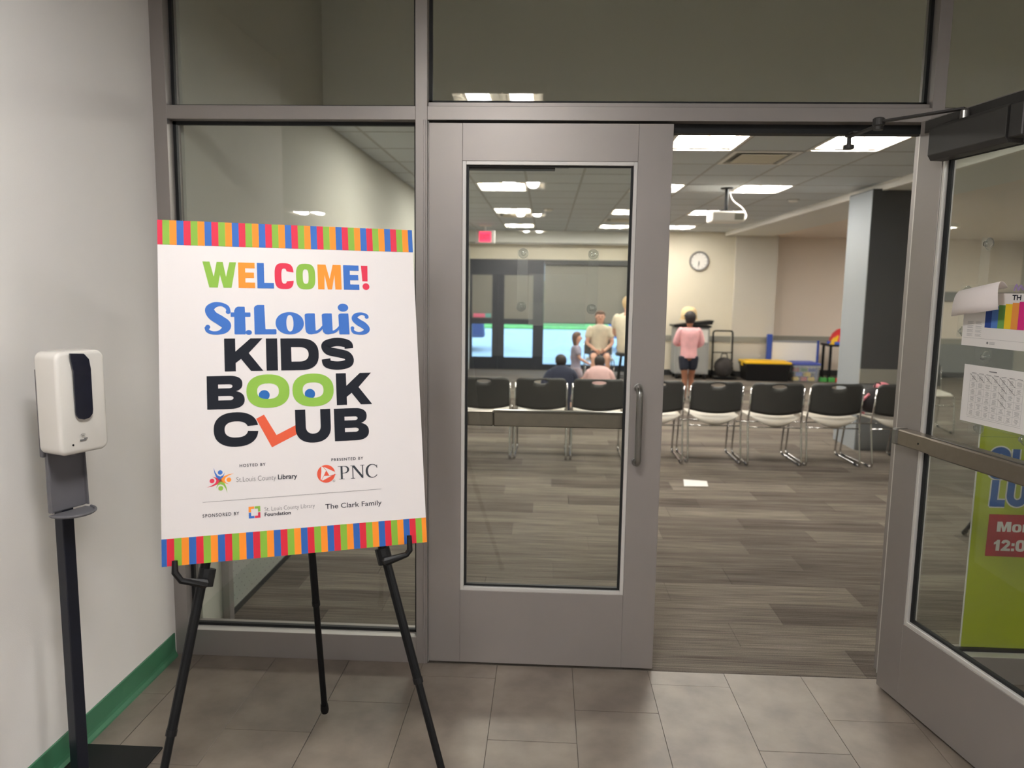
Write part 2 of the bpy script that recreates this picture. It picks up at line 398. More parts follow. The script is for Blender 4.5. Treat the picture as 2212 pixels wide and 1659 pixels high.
for i, cx in enumerate((-3.5, .13, 3.75, 7.2)):  # far right column and farthest row are added to brighten the left wall
    for j, cy in enumerate((-2.0, -5.9, -9.5, -13.1)):
        if i == 3 and j > 1: continue
        t = troffer('lobby_light', cx, cy, 2.695, .61, .61, LENSL)
        bm = bmesh.new()
        for a in ((-.3, .3, -.3, -.29), (-.3, .3, .29, .3), (-.3, -.29, -.29, .29), (.29, .3, -.29, .29)): box(bm, *a, .012, .056)
        finish('lamp_housing', bm, WHITE, t)
        tag(t, 'lobby ceiling light behind the viewer, %s column, %s from the doors' % (('left', 'middle', 'right', 'added far right')[i], ('nearest', 'second', 'third', 'farthest')[j]), 'ceiling light', 'lobby ceiling lights')
for j, (cx, cy) in enumerate(((7.6, 3.7), (7.6, 6.1), (4.75, 6.6), (5.8, 8.2), (8.45, 8.6))):  # unseen lamps added to brighten the alcove and its far wall
    t = troffer('added_alcove_light', cx, cy, 2.445, .61, .61, LENSR)
    bm = bmesh.new()
    for a in ((-.3, .3, -.3, -.29), (-.3, .3, .29, .3), (-.3, -.29, -.29, .29), (.29, .3, -.29, .29)): box(bm, *a, .012, .06)
    finish('lamp_housing', bm, WHITE, t)
    tag(t, 'added light over the right side of the room, %s' % ('nearest the doors', 'second from the doors by the wall', 'just behind the charcoal pillar', 'fourth from the doors', 'in the far right corner')[j], 'ceiling light', 'added lights over the right side of the room')
for q, (cx, cy) in enumerate(vents):
    t = thing('air_diffuser', 'square ceiling air diffuser ' + ('by the nearest right-hand lights', 'beside the third left-hand light', 'beside the third middle light')[0 if cx > 1.9 else (1 if cx < .5 else 2)], 'air vent', (cx, cy, 2.556), 0, 'square air diffusers')
    bm = bmesh.new(); h = .25
    for a in ((-h, h, -h-.04, -h), (-h, h, h, h+.04), (-h, -h+.03, -h, h), (h-.03, h, -h, h)): box(bm, *a, -.006, .01)
    finish('diffuser_frame', bm, WHITE, t)
    finish('diffuser_plaque', B(-.17, .17, -.19, .19, -.012, -.004), CREAM, t, .003)
    finish('diffuser_throat', B(-h+.03, h-.03, -h, h, .012, .03), RAIL, t)

# ------------------------------------------------------------------ storefront
Z0, HB, HT, TOP = 0.0, 2.147, 2.197, 2.70
def alu_box(name, a, parent=None, m=ALU): return finish(name, B(*a), m, parent, .0012, seg=1)
for i, a in enumerate([(-1.05, -.997, 0, .11, -.004, TOP), (-.048, -.003, 0, .11, -.004, TOP), (1.835, 1.88, 0, .11, -.004, TOP), (2.9, 2.95, 0, .11, -.004, TOP)]):
    struct(alu_box('trim_%d' % (5+i), a))
struct(alu_box('trim_9', (-1.05, 2.95, 0, .11, TOP, 2.75)))
struct(alu_box('trim_10', (-.997, -.048, 0, .11, HB, HT)))
struct(alu_box('trim_11', (-.003, 1.835, 0, .11, HB, HT)))
struct(alu_box('trim_12', (1.88, 2.9, 0, .11, HB, HT)))
# raised glazing lip on the transom rail and frame stops beside the leaf
struct(alu_box('trim_13', (-.003, 1.835, .02, .11, HT, HT+.018)))
struct(alu_box('trim_14', (-.018, -.010, -.004, 0, 0, HB)))
struct(alu_box('trim_15', (-.003, .0005, .012, .06, 0, HB), m=ALU2))
struct(finish('trim_16', B(.0005, 1.835, .052, .10, HB-.032, HB), GASKET))
struct(alu_box('trim_17', (1.824, 1.835, .01, .06, 0, HB), m=ALU2))
def window(n, x0, x1, z0, z1, sill=0):
    w_ = struct(empty('window_%d' % n, ((x0+x1)/2, .055, z0)))
    cx = (x0+x1)/2; hx = (x1-x0)/2; H = z1-z0
    zb = sill
    if sill:
        alu_box('sill_rail', (-hx, hx, -.055, .055, 0, sill), w_)
        alu_box('sill_lit_face', (-hx+.0, hx, -.055, -.011, sill, sill+.0015), w_, ALU2)  # pale sheet, light on the sill top put into its colour
    g = .009
    bm = bmesh.new()
    box(bm, -hx, hx, -g, g, zb, zb+.012); box(bm, -hx, hx, -g, g, H-.012, H)
    box(bm, -hx, -hx+.012, -g, g, zb, H); box(bm, hx-.012, hx, -g, g, zb, H)
    finish('gasket', bm, GASKET, w_)
    finish('glass_pane', B(-hx+.008, hx-.008, -.003, .003, zb+.008, H-.008), GLASS, w_)
    return w_
window(1, -.997, -.048, 0, HB, .11)
window(2, -.997, -.048, HT, TOP)
window(3, -.003, 1.835, HT+.018, TOP)
window(4, 1.88, 2.9, 0, HB, .11)
window(5, 1.88, 2.9, HT, TOP)

def leaf(n, loc, rz, sgn):
    d = struct(empty('door_%d' % n, loc, rz))
    W_, S, TH = .908, .127, .045
    def bx(name, x0, x1, y0, y1, z0, z1, m=ALU, par=d, bev=.001):
        a, b = sorted((sgn*x0, sgn*x1)); return finish(name, B(a, b, y0, y1, z0, z1), m, par, bev, seg=1)
    bx('stile', 0, S, 0, TH, .012, 2.137); bx('stile', W_-S, W_, 0, TH, .012, 2.137)
    bx('top_rail', S, W_-S, .0003, TH-.0003, 2.0, 2.137); bx('bottom_rail', S, W_-S, .0003, TH-.0003, .012, .318)
    for y0, y1 in ((.002, .0165), (.0285, .043)):
        b_ = .014
        bx('glazing_bead', S, S+b_, y0, y1, .318, 2.0, ALU2); bx('glazing_bead', W_-S-b_, W_-S, y0, y1, .318, 2.0, ALU2)
        bx('glazing_bead', S+b_, W_-S-b_, y0, y1, .318, .318+b_, ALU2); bx('glazing_bead', S+b_, W_-S-b_, y0, y1, 2.0-b_, 2.0, ALU2)
    bm = bmesh.new()
    def g(x0, x1, z0, z1):
        a, b = sorted((sgn*x0, sgn*x1)); box(bm, a, b, .015, .030, z0, z1)
    xa, xb, za, zb = S+.010, W_-S-.010, .328, 1.991
    g(xa, xa+.013, za, zb); g(xb-.013, xb, za, zb); g(xa+.013, xb-.013, za, za+.013); g(xa+.013, xb-.013, zb-.010, zb)
    finish('gasket', bm, GASKET, d)
    bx('glass_pane', S+.016, W_-S-.016, .0195, .0255, .334, 1.985, GLASS, bev=0)
    # pull handle, pull side (y<0)
    hx = sgn*(W_-.096)
    h = finish('pull_handle', T(rounded([(hx, .004, .865), (hx, -.058, .865), (hx, -.058, 1.155), (hx, .004, 1.155)], .04, 8), .0125, 14), HANDLE, d, smooth=True)
    for z in (.865, 1.155): finish('handle_rose', Lt([(.017, -.001), (.017, -.005), (.014, -.006), (0, -.006)], 18, Matrix.Translation((hx, 0, z)) @ Matrix.Rotation(-PI/2, 4, 'X')), HANDLE, h)
    # panic bar, push side (y>TH)
    pbm = bx('panic_bar', .075, .25, TH, TH+.048, .984, 1.040, STEEL, bev=.004)
    def sub(name, x0, x1, y0, y1, z0, z1, m, bev): return bx(name, x0, x1, y0, y1, z0, z1, m, pbm, bev)
    sub('push_pad', .25, .82, TH+.004, TH+.056, .982, 1.042, STEEL, .005)
    sub('bar_end_cap', .045, .075, TH, TH+.052, .982, 1.042, HANDLE, .006)
    sub('latch_case', .82, .9, TH, TH+.05, .965, 1.06, STEEL, .006)
    sub('top_channel', .25, .82, TH+.012, TH+.046, 1.042, 1.046, HANDLE, .001)
    sc = finish('cover_screw', Lt([(.0035, .0), (.0035, .001), (0, .001)], 12, Matrix.Translation((sgn*.19, TH+.048, 1.01)) @ Matrix.Rotation(-PI/2, 4, 'X')), BLACK, pbm)
    # closer, push side
    cb = bmesh.new(); x0, x1 = (sgn*.135, sgn*.475)
    prof = [(TH, 1.978), (TH+.052, 1.978), (TH+.064, 1.995), (TH+.064, 2.08), (TH+.055, 2.09), (TH, 2.09)]
    a, b = min(x0, x1), max(x0, x1); prism(cb, prof, b-a, 'x', a)
    cl = finish('door_closer', cb, DARKM, d, .002, seg=2)
    bx('closer_back_plate', .03, .62, TH, TH+.006, 2.091, 2.132, DARKM, cl, .001)
    bx('closer_end_cap', .477, .53, TH, TH+.058, 1.99, 2.086, DARKM, cl, .003)
    finish('closer_spindle', Lt([(.014, 0), (.014, .026), (.010, .032), (0, .032)], 18, Matrix.Translation((sgn*.26, TH+.034, 2.09))), HANDLE, cl, smooth=False)
    for x in (.52, .58): finish('plate_screw', Lt([(.005, 0), (.005, .002), (0, .003)], 12, Matrix.Translation((sgn*x, TH+.006, 2.104)) @ Matrix.Rotation(-PI/2, 4, 'X')), HANDLE, cl)
    return d, cl
d1, cl1 = leaf(1, (.003, 0, 0), 0, 1)
RZ2 = math.radians(100.4)
d2, cl2 = leaf(2, (1.819, -.045, 0), RZ2, -1)
# closer arms (under the closer body they belong to)
def flat_bar(bm, a, b, wd, th):
    a, b = Vector(a), Vector(b); t = (b-a).normalized(); s = Vector((0, 0, 1)).cross(t).normalized(); u_ = t.cross(s)
    v = [bm.verts.new(p+s*wd*i/2+u_*th*j/2) for p in (a, b) for i, j in ((-1, -1), (1, -1), (1, 1), (-1, 1))]
    for f in ((3, 2, 1, 0), (4, 5, 6, 7), (0, 1, 5, 4), (1, 2, 6, 5), (2, 3, 7, 6), (3, 0, 4, 7)): bm.faces.new([v[i] for i in f])
Mi = (Matrix.Translation((1.819, -.045, 0)) @ Matrix.Rotation(RZ2, 4, 'Z')).inverted()
spin = Vector((-.26, .079, 2.124))
elb = Mi @ Vector((1.605, -.105, 2.125)); shoe = Mi @ Vector((1.575, .075, 2.108))
bm = bmesh.new(); flat_bar(bm, spin, elb, .024, .007); finish('closer_arm', bm, DARKM, cl2, .001)
bm = bmesh.new(); flat_bar(bm, elb+Vector((0, 0, -.012)), shoe, .02, .007); finish('closer_forearm', bm, DARKM, cl2, .001)
finish('arm_elbow', Lt([(0, -.028), (.016, -.028), (.016, -.016), (.02, -.012), (.02, .01), (.015, .014), (0, .014)], 18, Matrix.Translation(elb)), DARKM, cl2, smooth=False)
bm = bmesh.new(); lathe(bm, [(0, -.042), (.02, -.042), (.02, -.03), (.008, -.03), (.008, .0), (.016, .0), (.016, .008), (0, .008)], 18, Matrix.Translation(shoe)); finish('arm_shoe', bm, DARKM, cl2)
bm = bmesh.new(); box(bm, shoe.x-.05, shoe.x+.02, shoe.y-.016, shoe.y+.016, shoe.z+.006, shoe.z+.012); finish('shoe_plate', bm, DARKM, cl2)
bm = bmesh.new(); flat_bar(bm, (.243, .079, 2.118), (.42, .26, 2.12), .024, .007); flat_bar(bm, (.42, .26, 2.112), (.62, .079, 2.108), .02, .007); finish('closer_arm', bm, DARKM, cl1, .001)

# ------------------------------------------------------------------ flat print toolkit (2-D outlines in mm on a board face)
PRN = {}
def ink(name, r, g, b):
    if name not in PRN: PRN[name] = mat('print_'+name, rgb(r, g, b), .75, 0, .2)
    return PRN[name]
def catmull(P, k=6, closed=False):
    n = len(P); out = []
    def g(i): return P[i % n] if closed else P[max(0, min(n-1, i))]
    for i in range(n if closed else n-1):
        a, b, c, d = g(i-1), g(i), g(i+1), g(i+2)
        for j in range(k):
            t = j/k
            out.append(tuple(.5*((2*b[m])+(-a[m]+c[m])*t+(2*a[m]-5*b[m]+4*c[m]-d[m])*t*t+(-a[m]+3*b[m]-3*c[m]+d[m])*t**3) for m in range(len(b))))
    if not closed: out.append(tuple(P[-1]))
    return out
class Ink:
    """collects flat outlines; X,Z in metres on the face, y = lift in front of the face (towards -Y)"""
    def __init__(s, boxmm=None, lift=.0006): s.bm = bmesh.new(); s.b = boxmm; s.l0 = s.l = lift; s.c = 0
    def m(s, p):
        if s.b: u0, v0, u1, v1 = s.b; return (u0+p[0]*(u1-u0), v0+p[1]*(v1-v0))
        return p
    def v(s, q): return s.bm.verts.new((q[0]/1000, -s.l, q[1]/1000))
    def poly(s, pts):
        s.c = (s.c+1) % 6; s.l = s.l0+s.c*4e-5; s.bm.faces.new([s.v(s.m(p)) for p in pts])
    def strip(s, A, Bq, closed=False):
        s.c = (s.c+1) % 6; s.l = s.l0+s.c*4e-5
        a = [s.v(s.m(p)) for p in A]; b = [s.v(s.m(p)) for p in Bq]; n = len(a)
        for i in range(n if closed else n-1): s.bm.faces.new((a[i], a[(i+1) % n], b[(i+1) % n], b[i]))
    def stroke(s, pts, wmm, k=6):
        s.c = (s.c+1) % 6; s.l = s.l0+s.c*4e-5
        P = [s.m(p[:2])+((p[2] if len(p) > 2 else wmm),) for p in pts]
        if k > 1: P = catmull(P, k)
        L, R_ = [], []
        for i, p in enumerate(P):
            a = P[max(0, i-1)]; b = P[min(len(P)-1, i+1)]; dx, dy = b[0]-a[0], b[1]-a[1]; l = math.hypot(dx, dy) or 1
            nx, ny = -dy/l, dx/l; w_ = p[2]/2
            L.append(s.v((p[0]+nx*w_, p[1]+ny*w_))); R_.append(s.v((p[0]-nx*w_, p[1]-ny*w_)))
        for i in range(len(P)-1): s.bm.faces.new((L[i], L[i+1], R_[i+1], R_[i]))
    def disc(s, c, rx, ry=None, n=28):
        s.c = (s.c+1) % 6; s.l = s.l0+s.c*4e-5; c = s.m(c); ry = ry or rx
        s.bm.faces.new([s.v((c[0]+rx*math.cos(2*PI*k/n), c[1]+ry*math.sin(2*PI*k/n))) for k in range(n)])
    def done(s, name, m, parent):
        for f in s.bm.faces:
            f.normal_update()
            if f.normal.y > 0: f.normal_flip()
        return finish(name, s.bm, m, parent, solid=1)
def sup(cx, cy, rx, ry, n, a0=0, a1=2*PI, k=40, close=True):
    out = []
    for i in range(k if close else k+1):
        a = a0+(a1-a0)*i/k; c, s_ = math.cos(a), math.sin(a)
        out.append((cx+rx*math.copysign(abs(c)**(2/n), c), cy+ry*math.copysign(abs(s_)**(2/n), s_)))
    return out
def ltr(boxmm, kind, m, parent, lift=.0006, name='letter'):
    I = Ink(boxmm, lift); hmm = boxmm[3]-boxmm[1]; wmm = boxmm[2]-boxmm[0]
    if kind == 'K': I.poly([(0, 0), (.285, 0), (.285, .25), (.427, .372), (.68, 0), (1, 0), (.63, .552), (1, 1), (.68, 1), (.285, .6), (.285, 1), (0, 1)])
    elif kind == 'I': I.poly([(0, 0), (1, 0), (1, 1), (0, 1)])
    elif kind == 'D':
        A = [(0, 0), (0, .5), (0, 1), (.5, 1)]+sup(.5, .5, .5, .5, 2.5, PI/2, -PI/2, 20, False)[1:]+[(0, 0)]
        q = [(.276, .272), (.276, .5), (.276, .728), (.48, .728)]+sup(.48, .5, .25, .228, 2.3, PI/2, -PI/2, 20, False)[1:]+[(.276, .272)]
        I.strip(A, q)
    elif kind == 'S': I.stroke([(.84, .66), (.80, .80), (.5, .866), (.2, .80), (.155, .70), (.25, .585), (.5, .525), (.76, .45), (.845, .31), (.78, .19), (.5, .134), (.2, .19), (.15, .345)], .262*hmm, 6)
    elif kind == 'B':
        I.poly([(0, 0), (.3, 0), (.3, 1), (0, 1)])
        for y0, y1 in ((0, .266), (.395, .625), (.746, 1)): I.poly([(.3, y0), (.6, y0), (.6, y1), (.3, y1)])
        I.strip(sup(.6, .755, .35, .245, 2.4, PI/2, -PI/2, 18, False), sup(.6, .686, .08, .06, 2, PI/2, -PI/2, 18, False))
        I.strip(sup(.6, .275, .40, .275, 2.4, PI/2, -PI/2, 18, False), sup(.6, .33, .1, .065, 2, PI/2, -PI/2, 18, False))
    elif kind == 'O': I.strip(sup(.5, .5, .5, .5, 2.35), sup(.498, .497, .252, .232, 2.5), True)
    elif kind == 'C':
        A = sup(.5, .5, .5, .5, 2.35, .16, 2*PI-.10, 44, False); q = sup(.505, .5, .262, .232, 2.4, .30, 2*PI-.18, 44, False); I.strip(A, q)
    elif kind == 'U':
        A = [(0, 1), (0, .7)]+sup(.5, .46, .5, .46, 2.3, PI, 2*PI, 24, False)+[(1, .7), (1, 1)]
        q = [(.29, 1), (.29, .75)]+sup(.5, .49, .21, .22, 2.2, PI, 2*PI, 24, False)+[(.71, .75), (.71, 1)]; I.strip(A, q)
    elif kind == 'w': I.poly([(0, 1), (.19, 0), (.44, 0), (.51, .49), (.61, 0), (.85, 0), (1, 1), (.80, 1), (.69, .42), (.60, 1), (.42, 1), (.325, .42), (.21, 1)])
    elif kind == 'e': I.poly([(0, 0), (1, 0), (1, .22), (.42, .22), (.42, .39), (.95, .39), (.95, .61), (.42, .61), (.42, .78), (1, .78), (1, 1), (0, 1)])
    elif kind == 'l': I.poly([(0, 0), (1, 0), (1, .22), (.42, .22), (.42, 1), (0, 1)])
    elif kind == 'c':
        A = sup(.5, .5, .5, .5, 3.2, .14, 2*PI-.18, 40, False); q = sup(.5, .5, .145, .29, 3, .55, 2*PI-.6, 40, False); I.strip(A, q)
    elif kind == 'o': I.strip(sup(.5, .5, .5, .5, 3.0), sup(.5, .5, .15, .28, 3), True)
    elif kind == 'm': I.poly([(0, 0), (.27, 0), (.29, .58), (.41, 0), (.59, 0), (.71, .58), (.73, 0), (1, 0), (1, 1), (.65, 1), (.5, .42), (.35, 1), (0, 1)])
    elif kind == '!':
        I.poly([(.12, .36), (.78, .36), (.84, 1), (0, 1)]); I.disc((.55, .145), .145*hmm*.95)
    elif kind == 'sS':
        I.stroke([(.86, .70, 9), (.80, .86, 11), (.60, .955, 10), (.36, .93, 16), (.20, .79, 23), (.30, .60, 25), (.55, .45, 26), (.75, .30, 26), (.70, .15, 19), (.50, .06, 11), (.28, .055, 9), (.12, .12, 10), (.07, .24, 9)], 10, 6)
        I.disc((.835, .72), 6.2*wmm/73); I.disc((.125, .235), 6.2*wmm/73)
    elif kind == 'ss':
        I.stroke([(.82, .74, 8), (.80, .86, 9), (.58, .955, 7), (.32, .88, 13), (.24, .72, 17), (.42, .55, 19), (.66, .40, 19), (.80, .22, 16), (.66, .08, 12), (.42, .04, 8), (.18, .10, 9), (.10, .25, 8)], 8, 6)
        I.disc((.80, .80), 5.2); I.disc((.12, .28), 5.2)
    elif kind == 't':
        I.poly([(.17, .02), (.21, 0), (.72, 0), (.74, .03), (.72, .97), (.70, 1), (.36, 1), (.25, .95), (.18, .85)]); I.poly([(0, .63), (.98, .63), (1, .66), (1, .77), (.98, .79), (.02, .79), (0, .76)])
    elif kind == 'sL': I.poly([(0, .01), (.02, 0), (.97, 0), (1, .03), (1, .15), (.97, .175), (.50, .175), (.47, 1), (.16, 1), (.05, .96), (0, .9)])
    elif kind == 'so': I.strip(sup(.5, .5, .5, .5, 2.1), sup(.505, .5, .125, .37, 2.2), True)
    elif kind == 'u':
        for x in (0, .5):
            I.poly([(x, .93)]+[(x+.01, .25), (x+.03, .1), (x+.1, .015), (x+.18, 0), (x+.26, .03), (x+.31, .12), (x+.30, .97), (x+.29, 1), (x+.10, 1), (x+.03, .98)])
            I.stroke([(x+.24, .10, 8), (x+.34, .12, 8), (x+.44, .22, 7), (x+.54, .40, 6)], 8, 5)
    elif kind == 'i':
        I.poly([(.02, .63), (.04, .03), (.08, 0), (.96, 0), (.98, .03), (.94, .66), (.92, .68), (.3, .68), (.1, .665)]); I.disc((.47, .87), .48*wmm, .13*hmm)
    elif kind == 'dot': I.disc((.5, .5), wmm/2, hmm/2)
    return I.done(name, m, parent)
def text(s, x0, base, x1, cap, m, parent, bold=0, name='lettering', lift=.0006, space=1.0):
    """one line set between x0 and x1 (mm), capital height cap (mm), built-in font"""
    cu = bpy.data.curves.new('t', 'FONT'); cu.body = s; cu.size = 1; cu.space_character = space; cu.offset = bold; cu.resolution_u = 4
    o = bpy.data.objects.new('t', cu); C.objects.link(o)
    dg = bpy.context.evaluated_depsgraph_get(); dg.update()
    me = bpy.data.meshes.new_from_object(o.evaluated_get(dg)); bpy.data.objects.remove(o); bpy.data.curves.remove(cu)
    xsv = [v.co.x for v in me.vertices]; mn, mx = min(xsv), max(xsv)
    # cap height of the built-in font measured from an H
    sc = (x1-x0)/(mx-mn); H_ = .729+2*bold; sy = cap/H_
    for v in me.vertices:
        X, Y = v.co.x, v.co.y; v.co = ((x0+(X-mn)*sc)/1000, -lift, (base+(Y+bold)*sy)/1000)
    me.name = name; me.materials.clear(); me.materials.append(m)
    o = bpy.data.objects.new(name, me); C.objects.link(o); o.parent = parent
    return o

# ------------------------------------------------------------------ easel and welcome board
BR = Matrix(((0.9304508, -0.356289, -0.0855541), (0.3664095, 0.9032308, 0.223424), (-0.0023284, -0.2392328, 0.9709594)))
BC = Vector((-.22704, -.87131, 1.25377))
nrm = BR.col[1].copy()
easel = thing('display_easel', 'black folding tripod easel holding up the white welcome board', 'easel', (-.25, -.9, 0))
def el(p): return Vector(p)-Vector((-.25, -.9, 0))
apex = Vector((-.296, -.757, 1.625))
fL, fR, fB = Vector((-.514, -1.283, .012)), Vector((.244, -.984, .012)), Vector((-.308, -.40, .012))
def leg(a, f, m1):
    d = (f-a); u_ = d.normalized(); mid = a+d*m1
    l = finish('easel_leg', T([el(a), el(mid)], .0125, 14), BLACKM, easel, smooth=False)
    finish('lower_leg', T([el(mid), el(f-u_*.02)], .0105, 14), BLACKM, l)
    finish('leg_collar', T([el(mid-u_*.012), el(mid+u_*.003)], .0138, 14), BLACK, l)
    finish('rubber_foot', T([el(f-u_*.035), el(f-u_*.012), el(f)], [.013, .0145, .012], 14), BLACK, l)
leg(Vector((-.327, -.779, 1.625)), fL, .76); leg(Vector((-.239, -.744, 1.625)), fR, .74); leg(apex+Vector((0, .04, -.03)), fB, .72)
finish('easel_head', B(-.05, .05, -.028, .045, -.02, .035), BLACK, easel, .006).location = el(apex+nrm*.035)
ex, ez = BR.col[0].copy(), BR.col[2].copy()
def bp(u_, v_, d=0): return BC+ex*u_+ez*v_+nrm*d
for s, u_, tipu, tipv in ((-1, -.246, -.311, -.452), (1, .222, .290, -.442)):
    # clamp on the leg and a hooked peg under the board
    lx = [(-.242, -.494), (.226, -.484)][s > 0]
    hk = finish('board_peg', T([el(bp(lx[0], lx[1]-.012, .03)), el(bp(lx[0], lx[1]-.012, -.006)), el(bp(lx[0]+s*.055, lx[1]+.002, -.013)), el(bp(tipu, -.470, -.016)), el(bp(tipu, tipv+.012, -.016))], [.013, .0125, .0085, .009, .007], 8), BLACK, easel)
    finish('leg_clamp', T([el(bp(lx[0]-s*.006, lx[1]+.022, .03)), el(bp(lx[0]+s*.003, lx[1]-.022, .03))], .021, 10), BLACK, easel)
board = tag(bpy.data.objects.new('welcome_board', None), 'white book club welcome board with rainbow striped bands on the easel', 'sign'); C.objects.link(board)
board.empty_display_size = .1
board.matrix_world = Matrix.Translation(bp(0, -.4547)) @ BR.to_4x4()
PAPER = mat('white_board_print', rgb(220, 214, 212), .5)
bm = bmesh.new(); prism(bm, rrect(-.343, 0, .343, .9094, .004, 3), .005, 'y', 0)
finish('board_panel', bm, PAPER, board)
OFF = .4547*1000
def bx_(b): return (b[0], b[1]+OFF, b[2], b[3]+OFF)
BLUE, RED, GRN, ORG, NAVY, COR = ink('blue', 62, 108, 184), ink('red', 212, 58, 82), ink('green', 136, 178, 74), ink('orange', 242, 146, 58), ink('navy', 26, 29, 38), ink('coral', 216, 92, 64)
seq = [BLUE, RED, GRN, ORG]
DEEP = [ink('band_blue', 50, 96, 168), ink('band_red', 206, 44, 62), ink('band_green', 130, 174, 62), ink('band_orange', 240, 142, 48)]
SWd = 17.39
for v0, v1, st, cols in ((387.4, 454.7, 1, seq), (-454.7, -385.5, 0, DEEP)):
    x = -343-(SWd-12.4); k = 0
    while x < 343:
        I = Ink(None); a, b = max(x, -343), min(x+SWd, 343); I.poly([(a, v0+OFF), (b, v0+OFF), (b, v1+OFF), (a, v1+OFF)])
        I.done('stripe', cols[(k+st) % 4], board); x += SWd; k += 1
for b, k, m in [((-233.2, 272.6, -147.9, 343.9), 'w', GRN), ((-142.9, 272.6, -100, 343.6), 'e', ORG), ((-94.2, 272.4, -50.6, 343.6), 'l', BLUE), ((-48.3, 271.2, 2.6, 344.9), 'c', RED), ((8.8, 271, 60.9, 344.8), 'o', GRN), ((67.7, 272, 132.7, 343.6), 'm', ORG), ((138.8, 272, 182.7, 343.5), 'e', BLUE), ((189.3, 271.5, 211.5, 343.2), '!', RED),
    ((-232.1, 144, -158.8, 230.4), 'sS', BLUE), ((-164.9, 144, -114.1, 220.7), 't', BLUE), ((-127.6, 142.6, -111.6, 156.2), 'dot', BLUE), ((-104.7, 143.8, -47.6, 225.9), 'sL', BLUE), ((-49.5, 143.6, 25.7, 206.3), 'so', BLUE), ((28.4, 143.3, 121.2, 203.1), 'u', BLUE), ((119.9, 143, 150.6, 231.5), 'i', BLUE), ((151.2, 143.6, 211.5, 205.6), 'ss', BLUE),
    ((-182.9, 43.6, -84.7, 133), 'K', NAVY), ((-76.3, 43.6, -46.5, 132.6), 'I', NAVY), ((-38.3, 43.4, 63.1, 132.4), 'D', NAVY), ((68.4, 42.2, 161.2, 134), 'S', NAVY),
    ((-228.4, -57.6, -134.4, 31.8), 'B', NAVY), ((-129.7, -58, -18.1, 33.5), 'O', GRN), ((-10.5, -58.2, 100.1, 33.5), 'O', GRN), ((107.3, -56.8, 205.2, 32.6), 'K', NAVY),
    ((-213.6, -158.8, -101.6, -66.7), 'C', NAVY), ((-5.6, -157.7, 88.8, -66.1), 'U', NAVY), ((98.4, -156.9, 193, -66.6), 'B', NAVY)]:
    ltr(bx_(b), k, m, board)
I = Ink(None, .0003); I.poly([(x, y+OFF) for x, y in [(-106.8, -86.3), (-86.3, -75.9), (-55.4, -132.4), (-3.6, -107), (1.5, -131), (-68, -165.1)]]); I.done('letter', COR, board)
for cx, r in ((-84.2, 14.2), (35.7, 14.0)):
    I = Ink(None, .0003); I.disc((cx, -22.2+OFF-1), r, 14); I.done('eye_pupil', ink('pupil_blue', 40, 96, 164), board)
INKD = ink('dark_text', 46, 46, 54); INKG = ink('grey_text', 96, 94, 96)
text('HOSTED BY', -151.3, -213.4+OFF, -85.8, 8.2, INKD, board, .018, space=1.25)
text('PRESENTED BY', 86.9, -211.5+OFF, 173.9, 8.2, INKD, board, .018, space=1.25)
text('SPONSORED BY', -244.5, -338.6+OFF, -154.9, 9.2, INKD, board, .018, space=1.25)
text('St.Louis County', -160.1, -252+OFF, -60, 13.6, INKG, board, -.012)
text('Library', -55, -252+OFF, -4.9, 13.8, INKD, board, .02)
text('St. Louis County Library', -91.1, -333.6+OFF, 38.5, 11.2, INKG, board, -.012)
text('Foundation', -91.5, -347.4+OFF, -24.5, 10.4, INKD, board, .02)
text('The Clark Family', 66.2, -340.6+OFF, 219.7, 14.2, INKD, board, .006)
I = Ink(None); I.stroke([(-244, -299.2+OFF), (220.5, -296.4+OFF)], .7, 1); I.done('rule_line', INKG, board)
# serif bank lettering
SL = ink('slate_text', 58, 62, 68)
def serif(b, kind):
    I = Ink(bx_(b)); 
    if kind == 'P':
        I.poly([(.17, 0), (.36, 0), (.36, 1), (.17, 1)]); I.poly([(0, 0), (.53, 0), (.53, .035), (0, .035)]); I.poly([(-.1, .965), (.55, .965), (.55, 1), (-.1, 1)])
        I.strip(sup(.5, .72, .5, .28, 2.2, PI/2, -PI/2, 16, False), sup(.5, .72, .30, .235, 2.2, PI/2, -PI/2, 16, False)); I.poly([(.3, .44), (.5, .44), (.5, .485), (.3, .485)])
    elif kind == 'N':
        I.poly([(.12, 0), (.19, 0), (.19, .95), (.12, .95)]); I.poly([(.05, 1), (.28, 1), (.90, .12), (.90, 0), (.80, 0), (.15, .90)]); I.poly([(.83, 0), (.90, 0), (.90, 1), (.83, 1)])
        I.poly([(0, 0), (.30, 0), (.30, .035), (0, .035)]); I.poly([(.7, .965), (1, .965), (1, 1), (.7, 1)]); I.poly([(-.02, .965), (.2, .965), (.2, 1), (-.02, 1)])
    else:
        I.strip(sup(.55, .5, .55, .53, 2.1, .62, 2*PI-.62, 36, False), sup(.60, .5, .40, .47, 2.1, .70, 2*PI-.70, 36, False)); I.poly([(.94, .72), (1, .72), (1, .98), (.95, .93)])
    I.done('letter', SL, board)
serif((106, -262.5, 134, -226.5), 'P'); serif((138, -262.5, 176, -226.5), 'N'); serif((179, -262.5, 211.5, -226.5), 'C')
bk = Ink(None); bk.disc((71.6, -244.8+OFF), 24.2, n=40); bk.done('bank_emblem', ink('emblem_coral', 218, 88, 66), board)
def pz(x, y): return ((x-1372)*.3464+71.6, -(y-618)*.354-244.8+OFF)
I = Ink(None, .0009); I.poly([pz(*q) for q in [(1336, 560), (1360, 566), (1440, 608), (1441, 622), (1345, 668), (1328, 660), (1336, 600)]]); I.done('emblem_blades', PAPER, board)
I = Ink(None, .0012); I.poly([pz(*q) for q in [(1373, 592), (1397, 634), (1352, 634)]])
